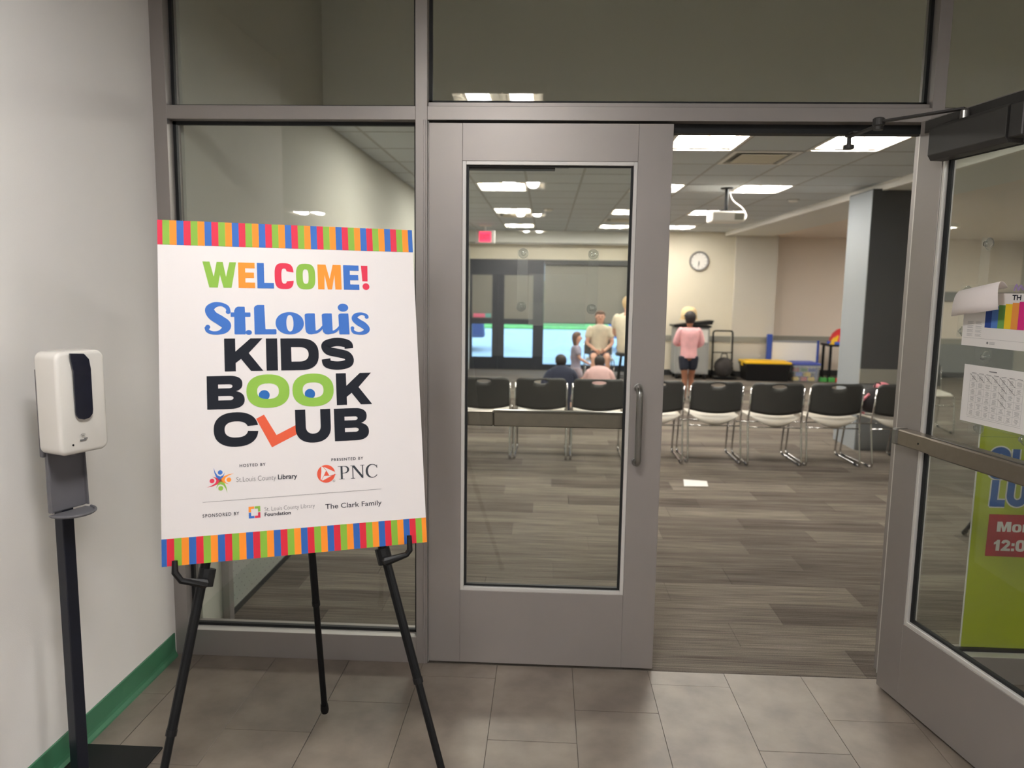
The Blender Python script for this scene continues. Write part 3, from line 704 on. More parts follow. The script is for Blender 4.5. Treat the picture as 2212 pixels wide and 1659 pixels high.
for a, b in (((1373, 592), (1344, 556)), ((1397, 634), (1448, 628)), ((1352, 634), (1330, 672))): I.stroke([pz(*a), pz(*b)], 1.1, 1)
I.done('emblem_triangle', PRN['emblem_coral'], board)
I = Ink(None); I.strip([(91.9+3.3*math.cos(a*PI/10), -265.4+OFF+3.3*math.sin(a*PI/10)) for a in range(20)], [(91.9+2.8*math.cos(a*PI/10), -265.4+OFF+2.8*math.sin(a*PI/10)) for a in range(20)], True); I.done('registered_mark', INKG, board)
text('R', 90.6, -267.2+OFF, 93.4, 3.6, INKG, board)
# library emblem: four figures turned about a centre
cx, cy = -199.4, -245+OFF
for q, m in enumerate((BLUE, ORG, GRN, RED)):
    a = -q*PI/2; ca, sa = math.cos(a), math.sin(a)
    def rt(x, y): x, y = (x-557)*.3185, -(y-672)*.339; return (cx+x*ca-y*sa, cy+x*sa+y*ca)
    I = Ink(None); I.poly([rt(*p_) for p_ in [(505, 572), (512, 615), (524, 645), (545, 670), (557, 684), (570, 664), (582, 640), (592, 612), (577, 634), (558, 642), (536, 634), (520, 610)]])
    h = rt(556, 611); I.disc(h, 5.9); I.done('emblem_figure', m, board)
for (x, y, fx, fy), m in zip(((-131.5, -319.1, 1, -1), (-102.2, -319.1, -1, -1), (-102.2, -349.8, -1, 1), (-131.5, -349.8, 1, 1)), (ORG, GRN, RED, BLUE)):
    I = Ink(None); I.poly([(x, y+OFF), (x+fx*14, y+OFF), (x+fx*14, y+OFF+fy*6), (x+fx*6, y+OFF+fy*6), (x+fx*6, y+OFF+fy*14.6), (x, y+OFF+fy*14.6)]); I.done('emblem_corner', m, board)

# ------------------------------------------------------------------ hand sanitizer stand
PX, PY = -.925, -.845
sa = thing('hand_sanitizer_stand', 'white automatic hand sanitizer dispenser on a black floor stand by the wall', 'dispenser', (PX, PY, 0), math.radians(-22))
inv = Matrix.Rotation(math.radians(22), 4, 'Z')
bm = bmesh.new(); box(bm, -.112, .142, -.155, .215, 0, .007); 
for v in bm.verts: v.co = inv @ v.co
finish('base_plate', bm, BLACKM, sa, .002)
finish('pole', B(-.018, .018, -.018, .018, .007, 1.08), mat('navy_black_metal', rgb(26, 29, 40), .4, .2), sa, .003)
# local +x is the front
SW_ = mat('white_glossy_plastic', rgb(232, 228, 220), .22, coat=.3)
SGR = mat('grey_plastic', rgb(104, 103, 108), .45)
bm = bmesh.new(); prof = []
oz = 1.055; Hh = .285
bm = bmesh.new(); prism(bm, rrect(-.073, oz, .073, oz+Hh, .022, 6), .088, 'x', .018)
for v in bm.verts:
    if v.co.x > .1:
        t = (v.co.z-oz)/Hh
        v.co.x += .012*math.sin(PI*min(1, max(0, t*.9+.05)))
body = finish('dispenser_body', bm, SW_, sa, .010, True, 4)
finish('back_plate', B(.005, .02, -.064, .064, oz-.012, oz+Hh-.05), SGR, sa, .003)
wm = mat('smoked_window', rgb(28, 30, 44), .12, coat=.5)
bm = bmesh.new(); pts = [(-.003, Hh+oz-.004), (.048, Hh+oz-.006)]
ou = [(-.028, oz+.118), (-.027, oz+.11), (-.02, oz+.1), (-.004, oz+.095), (.012, oz+.098), (.022, oz+.108), (.024, oz+.12), (.024, oz+.235), (.020, oz+.262), (.006, oz+.278), (-.036, oz+.2815), (-.0335, oz+.26), (-.029, oz+.235)]
bm = bmesh.new(); prism(bm, ou, .006, 'x', .1125)
finish('level_window', bm, wm, body, .002)
finish('sensor_eye', Lt([(.003, 0), (.003, .002), (0, .002)], 12, Matrix.Translation((.1085, -.036, oz+.028)) @ Matrix.Rotation(PI/2, 4, 'Y')), BLACK, body)
bm = bmesh.new()
for k, r in enumerate((.004, .007, .010)): tube(bm, [(.1135, -.008+r*math.cos(a), oz+.046+r*math.sin(a)) for a in [PI*.25+PI*.5*j/6 for j in range(7)]], .0006, 5)
box(bm, .111, .1125, -.016, .002, oz+.036, oz+.040); box(bm, .111, .1125, -.004, .006, oz+.040, oz+.043)
finish('sensor_icon', bm, mat('grey_icon', rgb(120, 118, 116), .6), body)
tr = finish('drip_tray', B(.012, .022, -.056, .056, oz-.175, oz), SGR, sa, .004)
for s in (-1, 1): finish('tray_side', Pr([(.022, oz-.172), (.034, oz-.172), (.028, oz), (.022, oz)], .004, axis='y', z0=s*.054-.002), SGR, tr)
bm = bmesh.new()
dish = [(.015, -.056)]+[(.022+.062*math.sin(PI*k/12)*1.0+.012, -.060*math.cos(PI*k/12)) for k in range(13)]+[(.015, .056)]
prism(bm, dish, .005, 'z', oz-.185)
finish('tray_dish', bm, SGR, tr, .002)
tube_pts = [(x, y_, oz-.179) for x, y_ in dish[1:-1]]
finish('tray_lip', T(tube_pts, .004, 8), SGR, tr)
finish('dispenser_nozzle', Lt([(.012, oz-.012), (.014, oz+.004), (0, oz+.004)], 14, Matrix.Translation((.06, 0, 0))), SGR, sa)

# ------------------------------------------------------------------ sign holders on the doors
def cup(parent, x, y, z, s=1):
    """suction cup, axis along local y (s=+1: bell opens towards -y)"""
    m_ = Matrix.Translation((x, y, z)) @ Matrix.Rotation(-PI/2*s, 4, 'X')
    c = finish('suction_cup', Lt([(.0185, 0), (.0195, .0015), (.015, .005), (.008, .0085), (.006, .011), (.0085, .014), (.0085, .017), (0, .018)], 20, m_), CUP, parent, smooth=True)
    finish('cup_ring', T([m_ @ Vector((.0185*math.cos(2*PI*k/22), .0185*math.sin(2*PI*k/22), .001)) for k in range(22)], .0009, 5, True), ACRYL, c)
    return c
GY = .026    # glass face on the push side of a leaf (door-local y)
h1 = thing('sign_holder', 'empty clear acrylic sign holder held by four suction cups on the closed door glass', 'sign holder', (.003+.493, GY, 1.385))
for x, z in ((-.133, .276), (.134, .276), (-.139, .073), (.133, .068)): cup(h1, x, .0005, z)
for s in (-1, 1): finish('holder_strip', B(s*.136-.02, s*.136+.02, .013, .0155, .06, .29), ACRYL, h1, .0008)
finish('holder_pocket', B(-.11, .11, .0135, .016, 0, .2), ACRYL, h1, .0008)
finish('holder_lip', B(-.11, .11, .0225, .0245, 0, .09), ACRYL, h1, .0008)
def on_leaf2(name, label, cat, s, z, y=GY, group=None):
    t = thing(name, label, cat, group=group); t.matrix_world = Matrix.Translation((1.819, -.045, 0)) @ Matrix.Rotation(RZ2, 4, 'Z') @ Matrix.Translation((-s, y, z)) @ Matrix.Rotation(PI, 4, 'Z')
    return t
# on leaf 2 things face the push side: local frame turned so that +x runs away from the hinge and -y faces the viewer
h2 = on_leaf2('sign_holder', 'clear acrylic sign holder with suction cups behind the rainbow poster on the open door', 'sign holder', .30, 1.36)
for x, z in ((.056, .33), (-.02, .179), (-.021, .049), (.25, .33), (.085, .11)): cup(h2, x, -.0005, z, -1)
finish('holder_strip', B(.036, .076, -.0145, -.012, .1, .35), ACRYL, h2, .0008); finish('holder_strip', B(.23, .27, -.0145, -.012, .1, .35), ACRYL, h2, .0008)
finish('holder_pocket', B(-.035, .34, -.0165, -.0145, .03, .2), ACRYL, h2, .0008)
SHEET = mat('paper_sheet', rgb(226, 222, 218), .7)
ps = on_leaf2('rainbow_poster', 'white poster with rainbow stripes curling forward at the top of the open door glass', 'poster', .30, 1.365)
finish('poster_sheet', B(-.003, .30, -.0215, -.0195, 0, .17), SHEET, ps)
curl = []
for k in range(11):
    t = k/10; a = t*2.5
    curl.append((-.0205-.050*math.sin(a*.75)-.004*t, .160+.052*math.sin(t*PI*.62)-.115*t*t))
bm = bmesh.new()
A = []
for x0, lean in ((.004, 0), (.17, .0)):
    A.append([bm.verts.new((x0+.022*(1-k/10)*(1 if x0 < .1 else -0.0)+(.03*(k/10) if x0 > .1 else 0), y_, z+(.028 if x0 > .1 else 0))) for k, (y_, z) in enumerate(curl)])
for k in range(10): bm.faces.new((A[0][k], A[0][k+1], A[1][k+1], A[1][k]))
cu_ = finish('curled_sheet', bm, mat('curled_paper', rgb(232, 222, 218), .7), ps, smooth=True)
sol = cu_.modifiers.new('t', 'SOLIDIFY'); sol.thickness = .0006
for k, c in enumerate(((44, 70, 140), (84, 124, 190), (110, 158, 84), (232, 196, 48), (226, 146, 70), (206, 48, 124))):
    I = Ink(None, .0220); x = 92+k*26; I.poly([(x, 62), (x+26, 62), (x+26, 126+k*4), (x, 126+k*4)]); I.done('rainbow_stripe', ink('rainbow_%d' % k, *c), ps)
text('TH', 192, 150, 226, 17, INKD, ps, .03, lift=.022)
I = Ink(None, .022); I.stroke([(196, 178), (204, 196), (212, 180), (220, 194), (230, 182), (240, 198)], 6, 5); I.done('script_mark', ink('lilac', 150, 130, 170), ps)
I = Ink(None, .022)
for r_ in range(5):
    for q in range(2):
        for l in range(3): I.stroke([(18+q*36, 78-r_*13-l*3.2), (44+q*36-(l % 2)*4, 78-r_*13-l*3.2)], .7, 1)
    if r_ > 2: break
I.stroke([(4, 26), (290, 26)], .5, 1)
for q in range(3): I.stroke([(118, 17-q*3), (140, 17-q*3)], .9, 1)
I.disc((110, 14), 4); I.done('fine_print', ink('fine_grey', 130, 128, 128), ps)
h3 = on_leaf2('sign_holder', 'clear acrylic holder with two suction cups behind the calendar sheet on the open door', 'sign holder', .32, 1.08)
for x, z in ((.068, .252), (.066, .022), (.25, .252), (.25, .022)): cup(h3, x, -.0005, z, -1)
finish('holder_pocket', B(.0, .29, -.0165, -.0145, .03, .225), ACRYL, h3, .0008)
finish('holder_strip', B(.03, .1, -.0145, -.012, .0, .28), ACRYL, h3, .0008)
cal = on_leaf2('calendar_sheet', 'white printed calendar grid with crossed-out days on the open door glass', 'notice', .318, 1.118)
finish('calendar_paper', B(0, .28, -.019, -.0175, 0, .186), SHEET, cal)
I = Ink(None, .0194)
for k in range(8): I.stroke([(30+k*31, 22), (30+k*31, 158)], .6, 1)
for k in range(7): I.stroke([(30, 22+k*22.6), (247, 22+k*22.6)], .6, 1)
I.stroke([(30, 17), (250, 17)], .7, 1); I.done('calendar_grid', ink('grid_grey', 150, 150, 148), cal)
I = Ink(None, .0194); rr = random.Random(3)
for a in range(7):
    I.stroke([(36+a*31, 161), (56+a*31, 161)], 1.6, 1)
    for b in range(6):
        for l in range(5): 
            hw = rr.uniform(4, 10); I.stroke([(45.5+a*31-hw, 39+b*22.6-l*3.1), (45.5+a*31+hw, 39+b*22.6-l*3.1)], .9, 1)
I.stroke([(108, 172), (140, 172)], 3.4, 1); I.done('calendar_text', ink('cal_grey', 128, 126, 124), cal)
for a, b in ((0, 5), (1, 5), (2, 5), (3, 5), (4, 5), (4, 4), (4, 3), (4, 2), (5, 5), (5, 4)):
    I = Ink(None, .0198); I.stroke([(30+a*31, 44.6+b*22.6), (61+a*31, 22+b*22.6)], 1.2, 1); I.done('pen_stroke', INKD, cal)

# lime poster standing on the sill of the right-hand sidelight, inside
lp = thing('lime_poster', 'lime green poster with blue lettering and a red panel, standing behind the open door', 'poster', (2.15, .064, .112))
LIME = mat('lime_print', rgb(186, 196, 36), .5)
finish('poster_board', B(0, .6, 0, .005, 0, .914), LIME, lp, .0008)
finish('poster_edge', B(-.003, 0, -.0005, .0055, 0, .914), SHEET, lp)
finish('top_fold', B(0, .6, -.0008, 0, .870, .8725), mat('lime_fold', rgb(150, 166, 30), .5), lp)
I = Ink(None, .0008); I.poly([(60, 392), (560, 384), (560, 562), (62, 562)]); I.done('red_panel', ink('panel_red', 186, 40, 52), lp)
WHP = ink('white_print', 236, 232, 228)
ltr((96, 492, 150, 533), 'm', WHP, lp, .0012); ltr((154, 491, 190, 524), 'o', WHP, lp, .0012)
I = Ink((194, 492, 228, 524), .0012); I.poly([(0, 0), (.38, 0), (.38, .62), (.5, .72), (.62, .62), (.62, 0), (1, 0), (1, .7), (.85, .95), (.62, 1), (.38, .88), (.36, .98), (0, .98)]); I.done('letter', WHP, lp)
I = Ink((90, 414, 114, 459), .0012); I.poly([(.36, 0), (.95, 0), (.95, 1), (.5, 1), (.3, .84), (0, .76), (0, .56), (.36, .62)]); I.done('digit', WHP, lp)
I = Ink((118, 414, 154, 459), .0012); I.stroke([(.17, .68), (.25, .84), (.5, .89), (.76, .80), (.78, .62), (.55, .40), (.25, .14)], 11.5, 6); I.poly([(0, 0), (1, 0), (1, .23), (.1, .23), (0, .1)]); I.done('digit', WHP, lp)
I = Ink((158, 414, 170, 459), .0012); I.poly([(0, 0), (1, 0), (1, .25), (0, .25)]); I.poly([(0, .47), (1, .47), (1, .72), (0, .72)]); I.done('digit', WHP, lp)
ltr((174, 413, 212, 460), 'o', WHP, lp, .0012, 'digit')
BP = ink('poster_blue', 44, 98, 178)
def two(pts_list):
    I = Ink(None, .0009); J = Ink(None, .0013)
    for P_ in pts_list: I.stroke(P_, 38, 1); J.stroke([p_ for p_ in P_], 27, 1)
    I.done('letter_outline', WHP, lp); J.done('letter', BP, lp)
def arcp(cx, cy, rx, ry, a0, a1, n=12): return [(cx+rx*math.cos(a0+(a1-a0)*k/n), cy+ry*math.sin(a0+(a1-a0)*k/n)) for k in range(n+1)]
two([[(110, 790)]+arcp(82, 796, 26, 22, 0, PI, 12)+[(56, 784), (62, 770), (82, 762), (102, 752), (108, 738)]+arcp(82, 734, 26, 18, 0, -PI, 12)])
two([[(142, 824), (142, 745)]+arcp(168, 745, 26, 30, PI, 2*PI, 12)+[(194, 824)]])
two([[(74, 700), (72, 593)], [(58, 607), (116, 607)]])
two([[(136, 700), (134, 640)]+arcp(162, 640, 28, 32, PI, 2*PI, 12)+[(190, 700)]])
# ------------------------------------------------------------------ glazed end wall of the room
WF = mat('dark_window_frame', rgb(34, 40, 50), .5, .2)
SHADE = mat('grey_roller_shade', rgb(126, 124, 116), .85)
YW = 11.2
def frame(name, a, parent, m=WF): return finish(name, B(*a), m, parent, .003, seg=1)
def pane(parent, x0, x1, z0, z1, m=GLASSX): return finish('glass_pane', B(x0, x1, .03, .036, z0, z1), m, parent)
dw = struct(empty('door_3', (-.3, YW, 0)))       # glazed pair of exterior doors
def L3(x): return x+.3
frame('door_frame', (L3(-.985), L3(.4), 0, .1, 1.76, 2.05), dw)
frame('door_jamb', (L3(-.985), L3(-.94), 0, .1, 0, 1.76), dw); frame('door_jamb', (L3(.2), L3(.4), 0, .1, 0, 1.76), dw)
frame('meeting_stile', (L3(-.564), L3(-.452), .01, .07, 0, 1.76), dw); frame('meeting_stile', (L3(-.450), L3(-.338), .01, .07, 0, 1.76), dw)
for x0, x1 in ((-.94, -.564), (-.338, .2)):
    frame('bottom_rail', (L3(x0), L3(x1), .01, .07, 0, .23), dw)
    frame('push_rail', (L3(x0), L3(x1), -.03, .05, .85, .95), dw)
    pane(dw, L3(x0), L3(x1), .23, .85); pane(dw, L3(x0), L3(x1), .95, 1.76)
    finish('door_shade', B(L3(x0), L3(x1), .012, .016, .95, 1.76), SHADE, dw)
ww = struct(empty('window_6', (1.2, YW, 0)))
def L6(x): return x-1.2
frame('window_frame', (L6(.4), L6(2.05), 0, .1, 0, .11), ww); frame('window_frame', (L6(.4), L6(2.05), 0, .1, 1.98, 2.05), ww)
frame('window_mullion', (L6(1.93), L6(2.05), 0, .1, .11, 1.98), ww)
pane(ww, L6(.4), L6(1.93), .11, 1.98)
sh = tag(finish('roller_shade', B(.402, 1.925, 11.17, 11.174, .90, 1.98), SHADE), 'grey roller shade half lowered over the big end window', 'blind')
finish('shade_hem', B(.402, 1.925, 11.166, 11.178, .88, .90), WF, sh)
finish('shade_cassette', B(.402, 2.0, 11.12, 11.199, 1.95, 2.045), mat('dark_cassette', rgb(62, 64, 62), .5), sh, .01)
st = thing('door_notice', 'pink and teal notice strip on the end door above the push rail', 'notice', (-.75, 11.165, .97))
finish('notice_half', B(-.16, .06, 0, .004, 0, .075), mat('pink_notice', rgb(226, 110, 140), .6), st); finish('notice_half', B(.06, .17, 0, .004, 0, .075), mat('teal_notice', rgb(110, 176, 172), .6), st)
# rails, baseboards
for i, (x0, x1, yb) in enumerate(((2.05, 3.77, 10.8), (3.77, 4.5, 10.74), (4.5, 9, 11.25))):
    struct(finish('trim_%d' % (18+i), B(x0, x1, yb-.018, yb, .62, .72), RAIL, None, .003))
    struct(finish('baseboard_%s' % ('clock', 'pilaster', 'alcove')[i], B(x0, x1, yb-.012, yb, 0, .10), BASEB, None, .002))
struct(finish('trim_21', B(7.0, 9, 11.2, 11.249, 1.40, 1.57), WAINS))
struct(finish('trim_22', B(6.6, 9, 11.244, 11.2495, .10, .62), WAINS))
# charcoal column with a pale side
pil = struct(finish('wall_pillar', B(3.5, 4.15, 4.5, 5.05, -.005, 2.5), CHARC))
finish('pillar_side', B(3.494, 3.4995, 4.502, 5.05, 0, 2.49), BLUEG, pil)
finish('pillar_rail', B(3.49, 4.15, 4.485, 4.4995, .66, .80), RAIL, pil)
finish('pillar_wainscot', B(3.5, 4.15, 4.494, 4.4995, 0, .66), WAINS, pil)
# perforated panel along the left room wall
wp = thing('perforated_panel', 'grey perforated wall panel low on the left wall behind the sidelight', 'panel', (-.98, 1.7, 0))
finish('panel_sheet', B(-.004, .008, -1.35, 1.5, .03, 1.25), PERF, wp); finish('panel_post', B(-.004, .03, -1.4, -1.352, 0, 1.28), ALU, wp, .002); finish('panel_base', B(-.004, .012, -1.35, 1.5, 0, .03), BASEB, wp)

# ------------------------------------------------------------------ stacking chairs
POLY = mat('charcoal_polypropylene', rgb(62, 62, 60), .42, bump=.05, bscale=400)
SEATM = mat('grey_polypropylene_seat', rgb(196, 190, 178), .38)
def make_chair():
    t = empty('stacking_chair')
    # back panel with an oval grip, gently curved about the sitter
    W2, z0, z1 = .226, .482, .745; bm = bmesh.new(); th = .011
    def curve(x, z): return -.235-.045*(z-z0)/(z1-z0)-.035*(1-(x/W2)**2)
    nx, nz = 18, 10; oc, rx, rz = (0, .712), .062, .017
    def outline(i):  # trimmed rounded corners
        return i
    g = {}
    for s in (0, 1):
        for i in range(nx+1):
            for j in range(nz+1):
                u_ = -1+2*i/nx; x = u_*W2; zlo = z0-.028*(1-u_*u_); z = zlo+(z1-zlo)*j/nz
                # round the corners
                cr = .05
                if abs(x) > W2-cr and z > z1-cr:
                    dx, dz = abs(x)-(W2-cr), z-(z1-cr); l = max(dx, dz)/math.hypot(dx, dz) if math.hypot(dx, dz) > 1e-6 else 1
                    dx, dz = dx*l, dz*l; x = math.copysign(W2-cr+dx, x); z = z1-cr+dz
                g[s, i, j] = bm.verts.new((x, curve(x, z)+(th if s else 0), z))
    hole = {(i, 9-1) for i in range(7, 11)}
    for i in range(nx):
        for j in range(nz):
            if (i, j) in hole: continue
            bm.faces.new((g[0, i, j], g[0, i+1, j], g[0, i+1, j+1], g[0, i, j+1])); bm.faces.new((g[1, i, j], g[1, i, j+1], g[1, i+1, j+1], g[1, i+1, j]))
    # turn the removed cells into an oval by moving the rim vertices
    rim = [(7, 8), (8, 8), (9, 8), (10, 8), (11, 8), (11, 9), (10, 9), (9, 9), (8, 9), (7, 9)]
    for s in (0, 1):
        for (i, j) in rim:
            v = g[s, i, j]; u_ = (i-9)/2.0
            zz = oc[1]+(1 if j == 9 else -1)*rz*math.sqrt(max(.12, 1-u_*u_*.88)); xx = u_*rx
            v.co = (xx, curve(xx, zz)+(th if s else 0), zz)
    for k in range(len(rim)):
        a, b = rim[k], rim[(k+1) % len(rim)]
        bm.faces.new((g[0, a[0], a[1]], g[0, b[0], b[1]], g[1, b[0], b[1]], g[1, a[0], a[1]]))
    for i in range(nx):
        for j in (0, nz): bm.faces.new((g[0, i, j], g[0, i+1, j], g[1, i+1, j], g[1, i, j]))
    for j in range(nz):
        for i in (0, nx): bm.faces.new((g[0, i, j], g[0, i, j+1], g[1, i, j+1], g[1, i, j]))
    finish('backrest', bm, POLY, t, smooth=True)
    # dished seat
    bm = bmesh.new(); n = 12; gg = {}
    for s in (0, 1):
        for i in range(n+1):
            for j in range(n+1):
                u_, v_ = -1+2*i/n, max(0, (j-2)/(n-2)); y_ = -.215+.43*v_; lip = (0, .5, 1)[min(2, j)]; wdt = .222*(1-.06*(1-v_)); x = u_*wdt
                rear = -.03*(1-u_*u_)*(1-v_)**2 
                z = .437-.018*(1-u_*u_)*(1-abs(v_-.4))-.02*max(0, v_-.8)/.2+.0*rear
                dz = (1-lip)*.075*(1-u_*u_); gg[s, i, j] = bm.verts.new((x, y_+rear-(1-lip)*.022+(.010 if s and j < 2 else 0), z-dz-(.012 if s and j > 1 else 0)))
    for i in range(n):
        for j in range(n):
            bm.faces.new((gg[0, i, j], gg[0, i+1, j], gg[0, i+1, j+1], gg[0, i, j+1])); bm.faces.new((gg[1, i, j], gg[1, i, j+1], gg[1, i+1, j+1], gg[1, i+1, j]))
    for k in range(n):
        for e in (0, n):
            bm.faces.new((gg[0, k, e], gg[0, k+1, e], gg[1, k+1, e], gg[1, k, e])); bm.faces.new((gg[0, e, k], gg[0, e, k+1], gg[1, e, k+1], gg[1, e, k]))
    finish('seat', bm, SEATM, t, smooth=True)
    for s in (-1, 1):
        x = s*.232
        p_ = rounded([(x*.96, .16, .418), (x, .20, .40), (x, .275, .013), (x, -.29, .013), (x, -.215, .40), (x*.985, -.235, .47), (x*.985, -.275, .70)], .035, 5)
        f = finish('side_frame', T(p_, .0085, 8), CHROME, t, smooth=True)
        for y_ in (.2, -.2): finish('glide', T([(x, y_-.03, .011), (x, y_+.03, .011)], .011, 8), BLACK, f)
    finish('stretcher', T([(-.232, .232, .33-.02), (.232, .232, .31)], .006, 8), CHROME, t, smooth=True); finish('stretcher', T([(-.229, -.226, .34), (.229, -.226, .34)], .006, 8), CHROME, t, smooth=True)
    finish('seat_rail', T([(-.21, .15, .416), (.21, .15, .416)], .007, 8), CHROME, t)
    return t
chair0 = make_chair(); first = [True]
def chair(x, y, rz, label, group='grey stacking chairs'):
    c = chair0 if first[0] else copy_tree(chair0); first[0] = False
    c.location = (x, y, 0); c.rotation_euler = (0, 0, rz); tag(c, label, 'chair', group); return c
row_l = ['leftmost grey stacking chair of the row, cut off by the closed door frame', 'grey stacking chair seen whole in the middle of the door glass', 'grey stacking chair at the right edge of the door glass', 'grey stacking chair half hidden behind the closed door edge', 'first whole grey stacking chair in the open doorway, beside the closed door', 'grey stacking chair in the middle of the open doorway, before the yellow-lidded bin', 'grey stacking chair in front of the charcoal pillar side']
for x, l in zip((-.08, .425, .932, 1.446, 1.962, 2.477, 2.995), row_l): chair(x, 3.985+.02*math.sin(x*7), .015*math.sin(x*11), l, 'row of grey stacking chairs')
chair(3.53, 4.02, .12, 'rightmost grey chair of the row with a pink and black backpack', 'row of grey stacking chairs')
chair(4.75, 5.75, PI*.95, 'grey stacking chair seen through the open door glass', 'scattered grey chairs')

# backpack on the last chair
BPK = mat('black_nylon', rgb(34, 30, 32), .7); PNK = mat('pink_nylon', rgb(214, 128, 140), .6)
bpk = thing('backpack', 'black and pink backpack lying on the rightmost chair of the row', 'backpack', (3.47, 4.03, .44), .12)
bm = bmesh.new(); sphere(bm, (0, 0, .12), .2, 14, (1.0, .62, .6)); 
for v in bm.verts: v.co.z = max(v.co.z, .005); v.co.x *= 1.02
finish('pack_body', bm, BPK, bpk, smooth=True)
bm = bmesh.new(); sphere(bm, (.06, .03, .24), .075, 12, (1, .8, .6)); finish('pack_flap', bm, PNK, bpk, smooth=True)
finish('pack_strap', T([(-.12, -.08, .19), (-.2, -.09, .12), (-.215, -.08, .03), (-.15, -.07, .015)], .012, 8), PNK, bpk, smooth=True); finish('pack_strap', T([(.1, -.08, .2), (.18, -.1, .1), (.17, -.1, .03)], .012, 8), PNK, bpk, smooth=True)
finish('carry_loop', T([(-.03, 0, .24), (-.02, 0, .28), (.02, 0, .28), (.03, 0, .24)], .007, 8), BPK, bpk, smooth=True)

# sheet of paper on the carpet
pp = thing('paper_sheet', 'white sheet of paper lying on the carpet before the chairs', 'paper', (1.665, 3.0, .0005), math.radians(-2))
bm = bmesh.new(); P4 = [(-.1, -.07), (.085, -.075), (.10, .07), (-.085, .075)]; v = [bm.verts.new((x, y, .0015+.006*k)) for k, (x, y) in enumerate(P4)]; bm.faces.new(v)
q = finish('sheet', bm, SHEET, pp); q.modifiers.new('t', 'SOLIDIFY').thickness = .0006
# second easel foot behind the lime poster
fe = thing('folded_easel', 'black folded easel leaning behind the lime poster, one foot showing', 'easel', (3.0, 1.0, 0))
for a, b in (((.16, .91, .012), (.78, .72, 1.2)), ((.95, .35, .012), (.80, .70, 1.2)), ((1.1, 1.2, .012), (.82, .74, 1.2))):
    l = finish('easel_leg', T([a, b], .012, 10), BLACKM, fe); finish('rubber_foot', T([Vector(a)+Vector((-.006, -.03, .022)), a], .015, 10), BLACK, l)

# ------------------------------------------------------------------ room equipment
pj = thing('ceiling_projector', 'white projector hanging from the ceiling on a black pole', 'projector', (2.24, 4.95, 2.556))
finish('mount_plate', Lt([(0, 0), (.06, 0), (.06, -.012), (0, -.012)], 20), BLACK, pj); finish('mount_pole', T([(0, 0, -.01), (0, 0, -.225)], .019, 12), BLACKM, pj); finish('mount_bracket', B(-.06, .06, -.05, .05, -.24, -.22), BLACK, pj, .004)
pbod = finish('projector_body', B(-.165, .165, -.13, .13, -.345, -.242), WHITE, pj, .02, seg=3)
finish('projector_lens', Lt([(.04, 0), (.04, .03), (.03, .035), (.026, .02), (0, .02)], 20, Matrix.Translation((-.08, .13, -.295)) @ Matrix.Rotation(-PI/2, 4, 'X')), BLACK, pbod)
finish('vent_slots', B(.06, .15, -.1325, -.129, -.325, -.265), RAIL, pbod)
finish('cable', T(rounded([(.03, .03, -.01), (.06, .03, -.12), (.17, .0, -.20), (.20, -.05, -.28), (.16, -.1, -.33)], .05, 5), .0055, 8), WHITE, pj, smooth=True)
ck = thing('wall_clock', 'round grey-rimmed clock with a white face on the cream wall', 'clock', (3.14, 10.8, 2.045))
R90 = Matrix.Rotation(PI/2, 4, 'X')
finish('clock_rim', Lt([(.14, .0), (.172, .0), (.174, .03), (.165, .042), (.148, .035), (.146, .012), (.14, .01)], 36, R90), mat('grey_rim', rgb(120, 118, 118), .4), ck, smooth=True)
finish('clock_face', Lt([(0, .001), (.148, .001), (.148, .012), (0, .012)], 36, R90), WHITE, ck)
for k in range(12):
    a = k*PI/6; finish('hour_mark', T([(.118*math.sin(a), -.0125, .118*math.cos(a)), (.136*math.sin(a), -.0125, .136*math.cos(a))], .0035, 5), BLACK, ck)
finish('minute_hand', T([(0, -.016, 0), (-.012, -.016, -.11)], [.005, .003], 6), BLACK, ck); finish('hour_hand', T([(0, -.014, 0), (.004, -.014, -.072)], [.006, .004], 6), BLACK, ck)
xs_ = thing('exit_sign', 'lit red exit sign hanging from the ceiling near the end doors', 'exit sign', (-.6, 9.9, 2.556))
finish('sign_canopy', B(-.1, .1, -.03, .03, -.02, 0), WHITE, xs_, .003); finish('sign_stem', T([(0, 0, -.02), (0, 0, -.08)], .012), WHITE, xs_)
xf = finish('sign_case', B(-.165, .165, -.022, .022, -.30, -.08), mat('pale_sign_case', rgb(190, 186, 182), .4), xs_, .008)
finish('sign_glow', B(-.1, .1, -.0235, -.022, -.275, -.105), mat('red_sign_panel', rgb(200, 20, 50), .4, emit=((1, .05, .12, 1), 1.5)), xf)
xo = text('EXIT', -80, -235, 80, 90, mat('red_letters', rgb(150, 5, 25), .5, emit=((1, .02, .06, 1), .7)), xf, .02, lift=.0245)
for nm, x, y, lab in (('smoke_detector', .45, 7.2, 'small round smoke detector on the ceiling between the third lights'), ('smoke_detector', 3.2, 5.9, 'small round smoke detector near the ceiling soffit by the pillar'), ('sprinkler_cover', 1.0, 2.5, 'round perforated ceiling speaker grille just inside the closed door')):
    t = thing(nm, lab, 'detector' if nm[1] == 'm' else 'speaker', (x, y, 2.556)); finish('housing', Lt([(0, -.03), (.03, -.03), (.05, -.022), (.058, 0), (0, 0)], 20), WHITE, t, smooth=False); finish('mount_ring', Lt([(.055, -.006), (.066, -.004), (.066, 0), (.055, 0)], 20), RAIL, t)
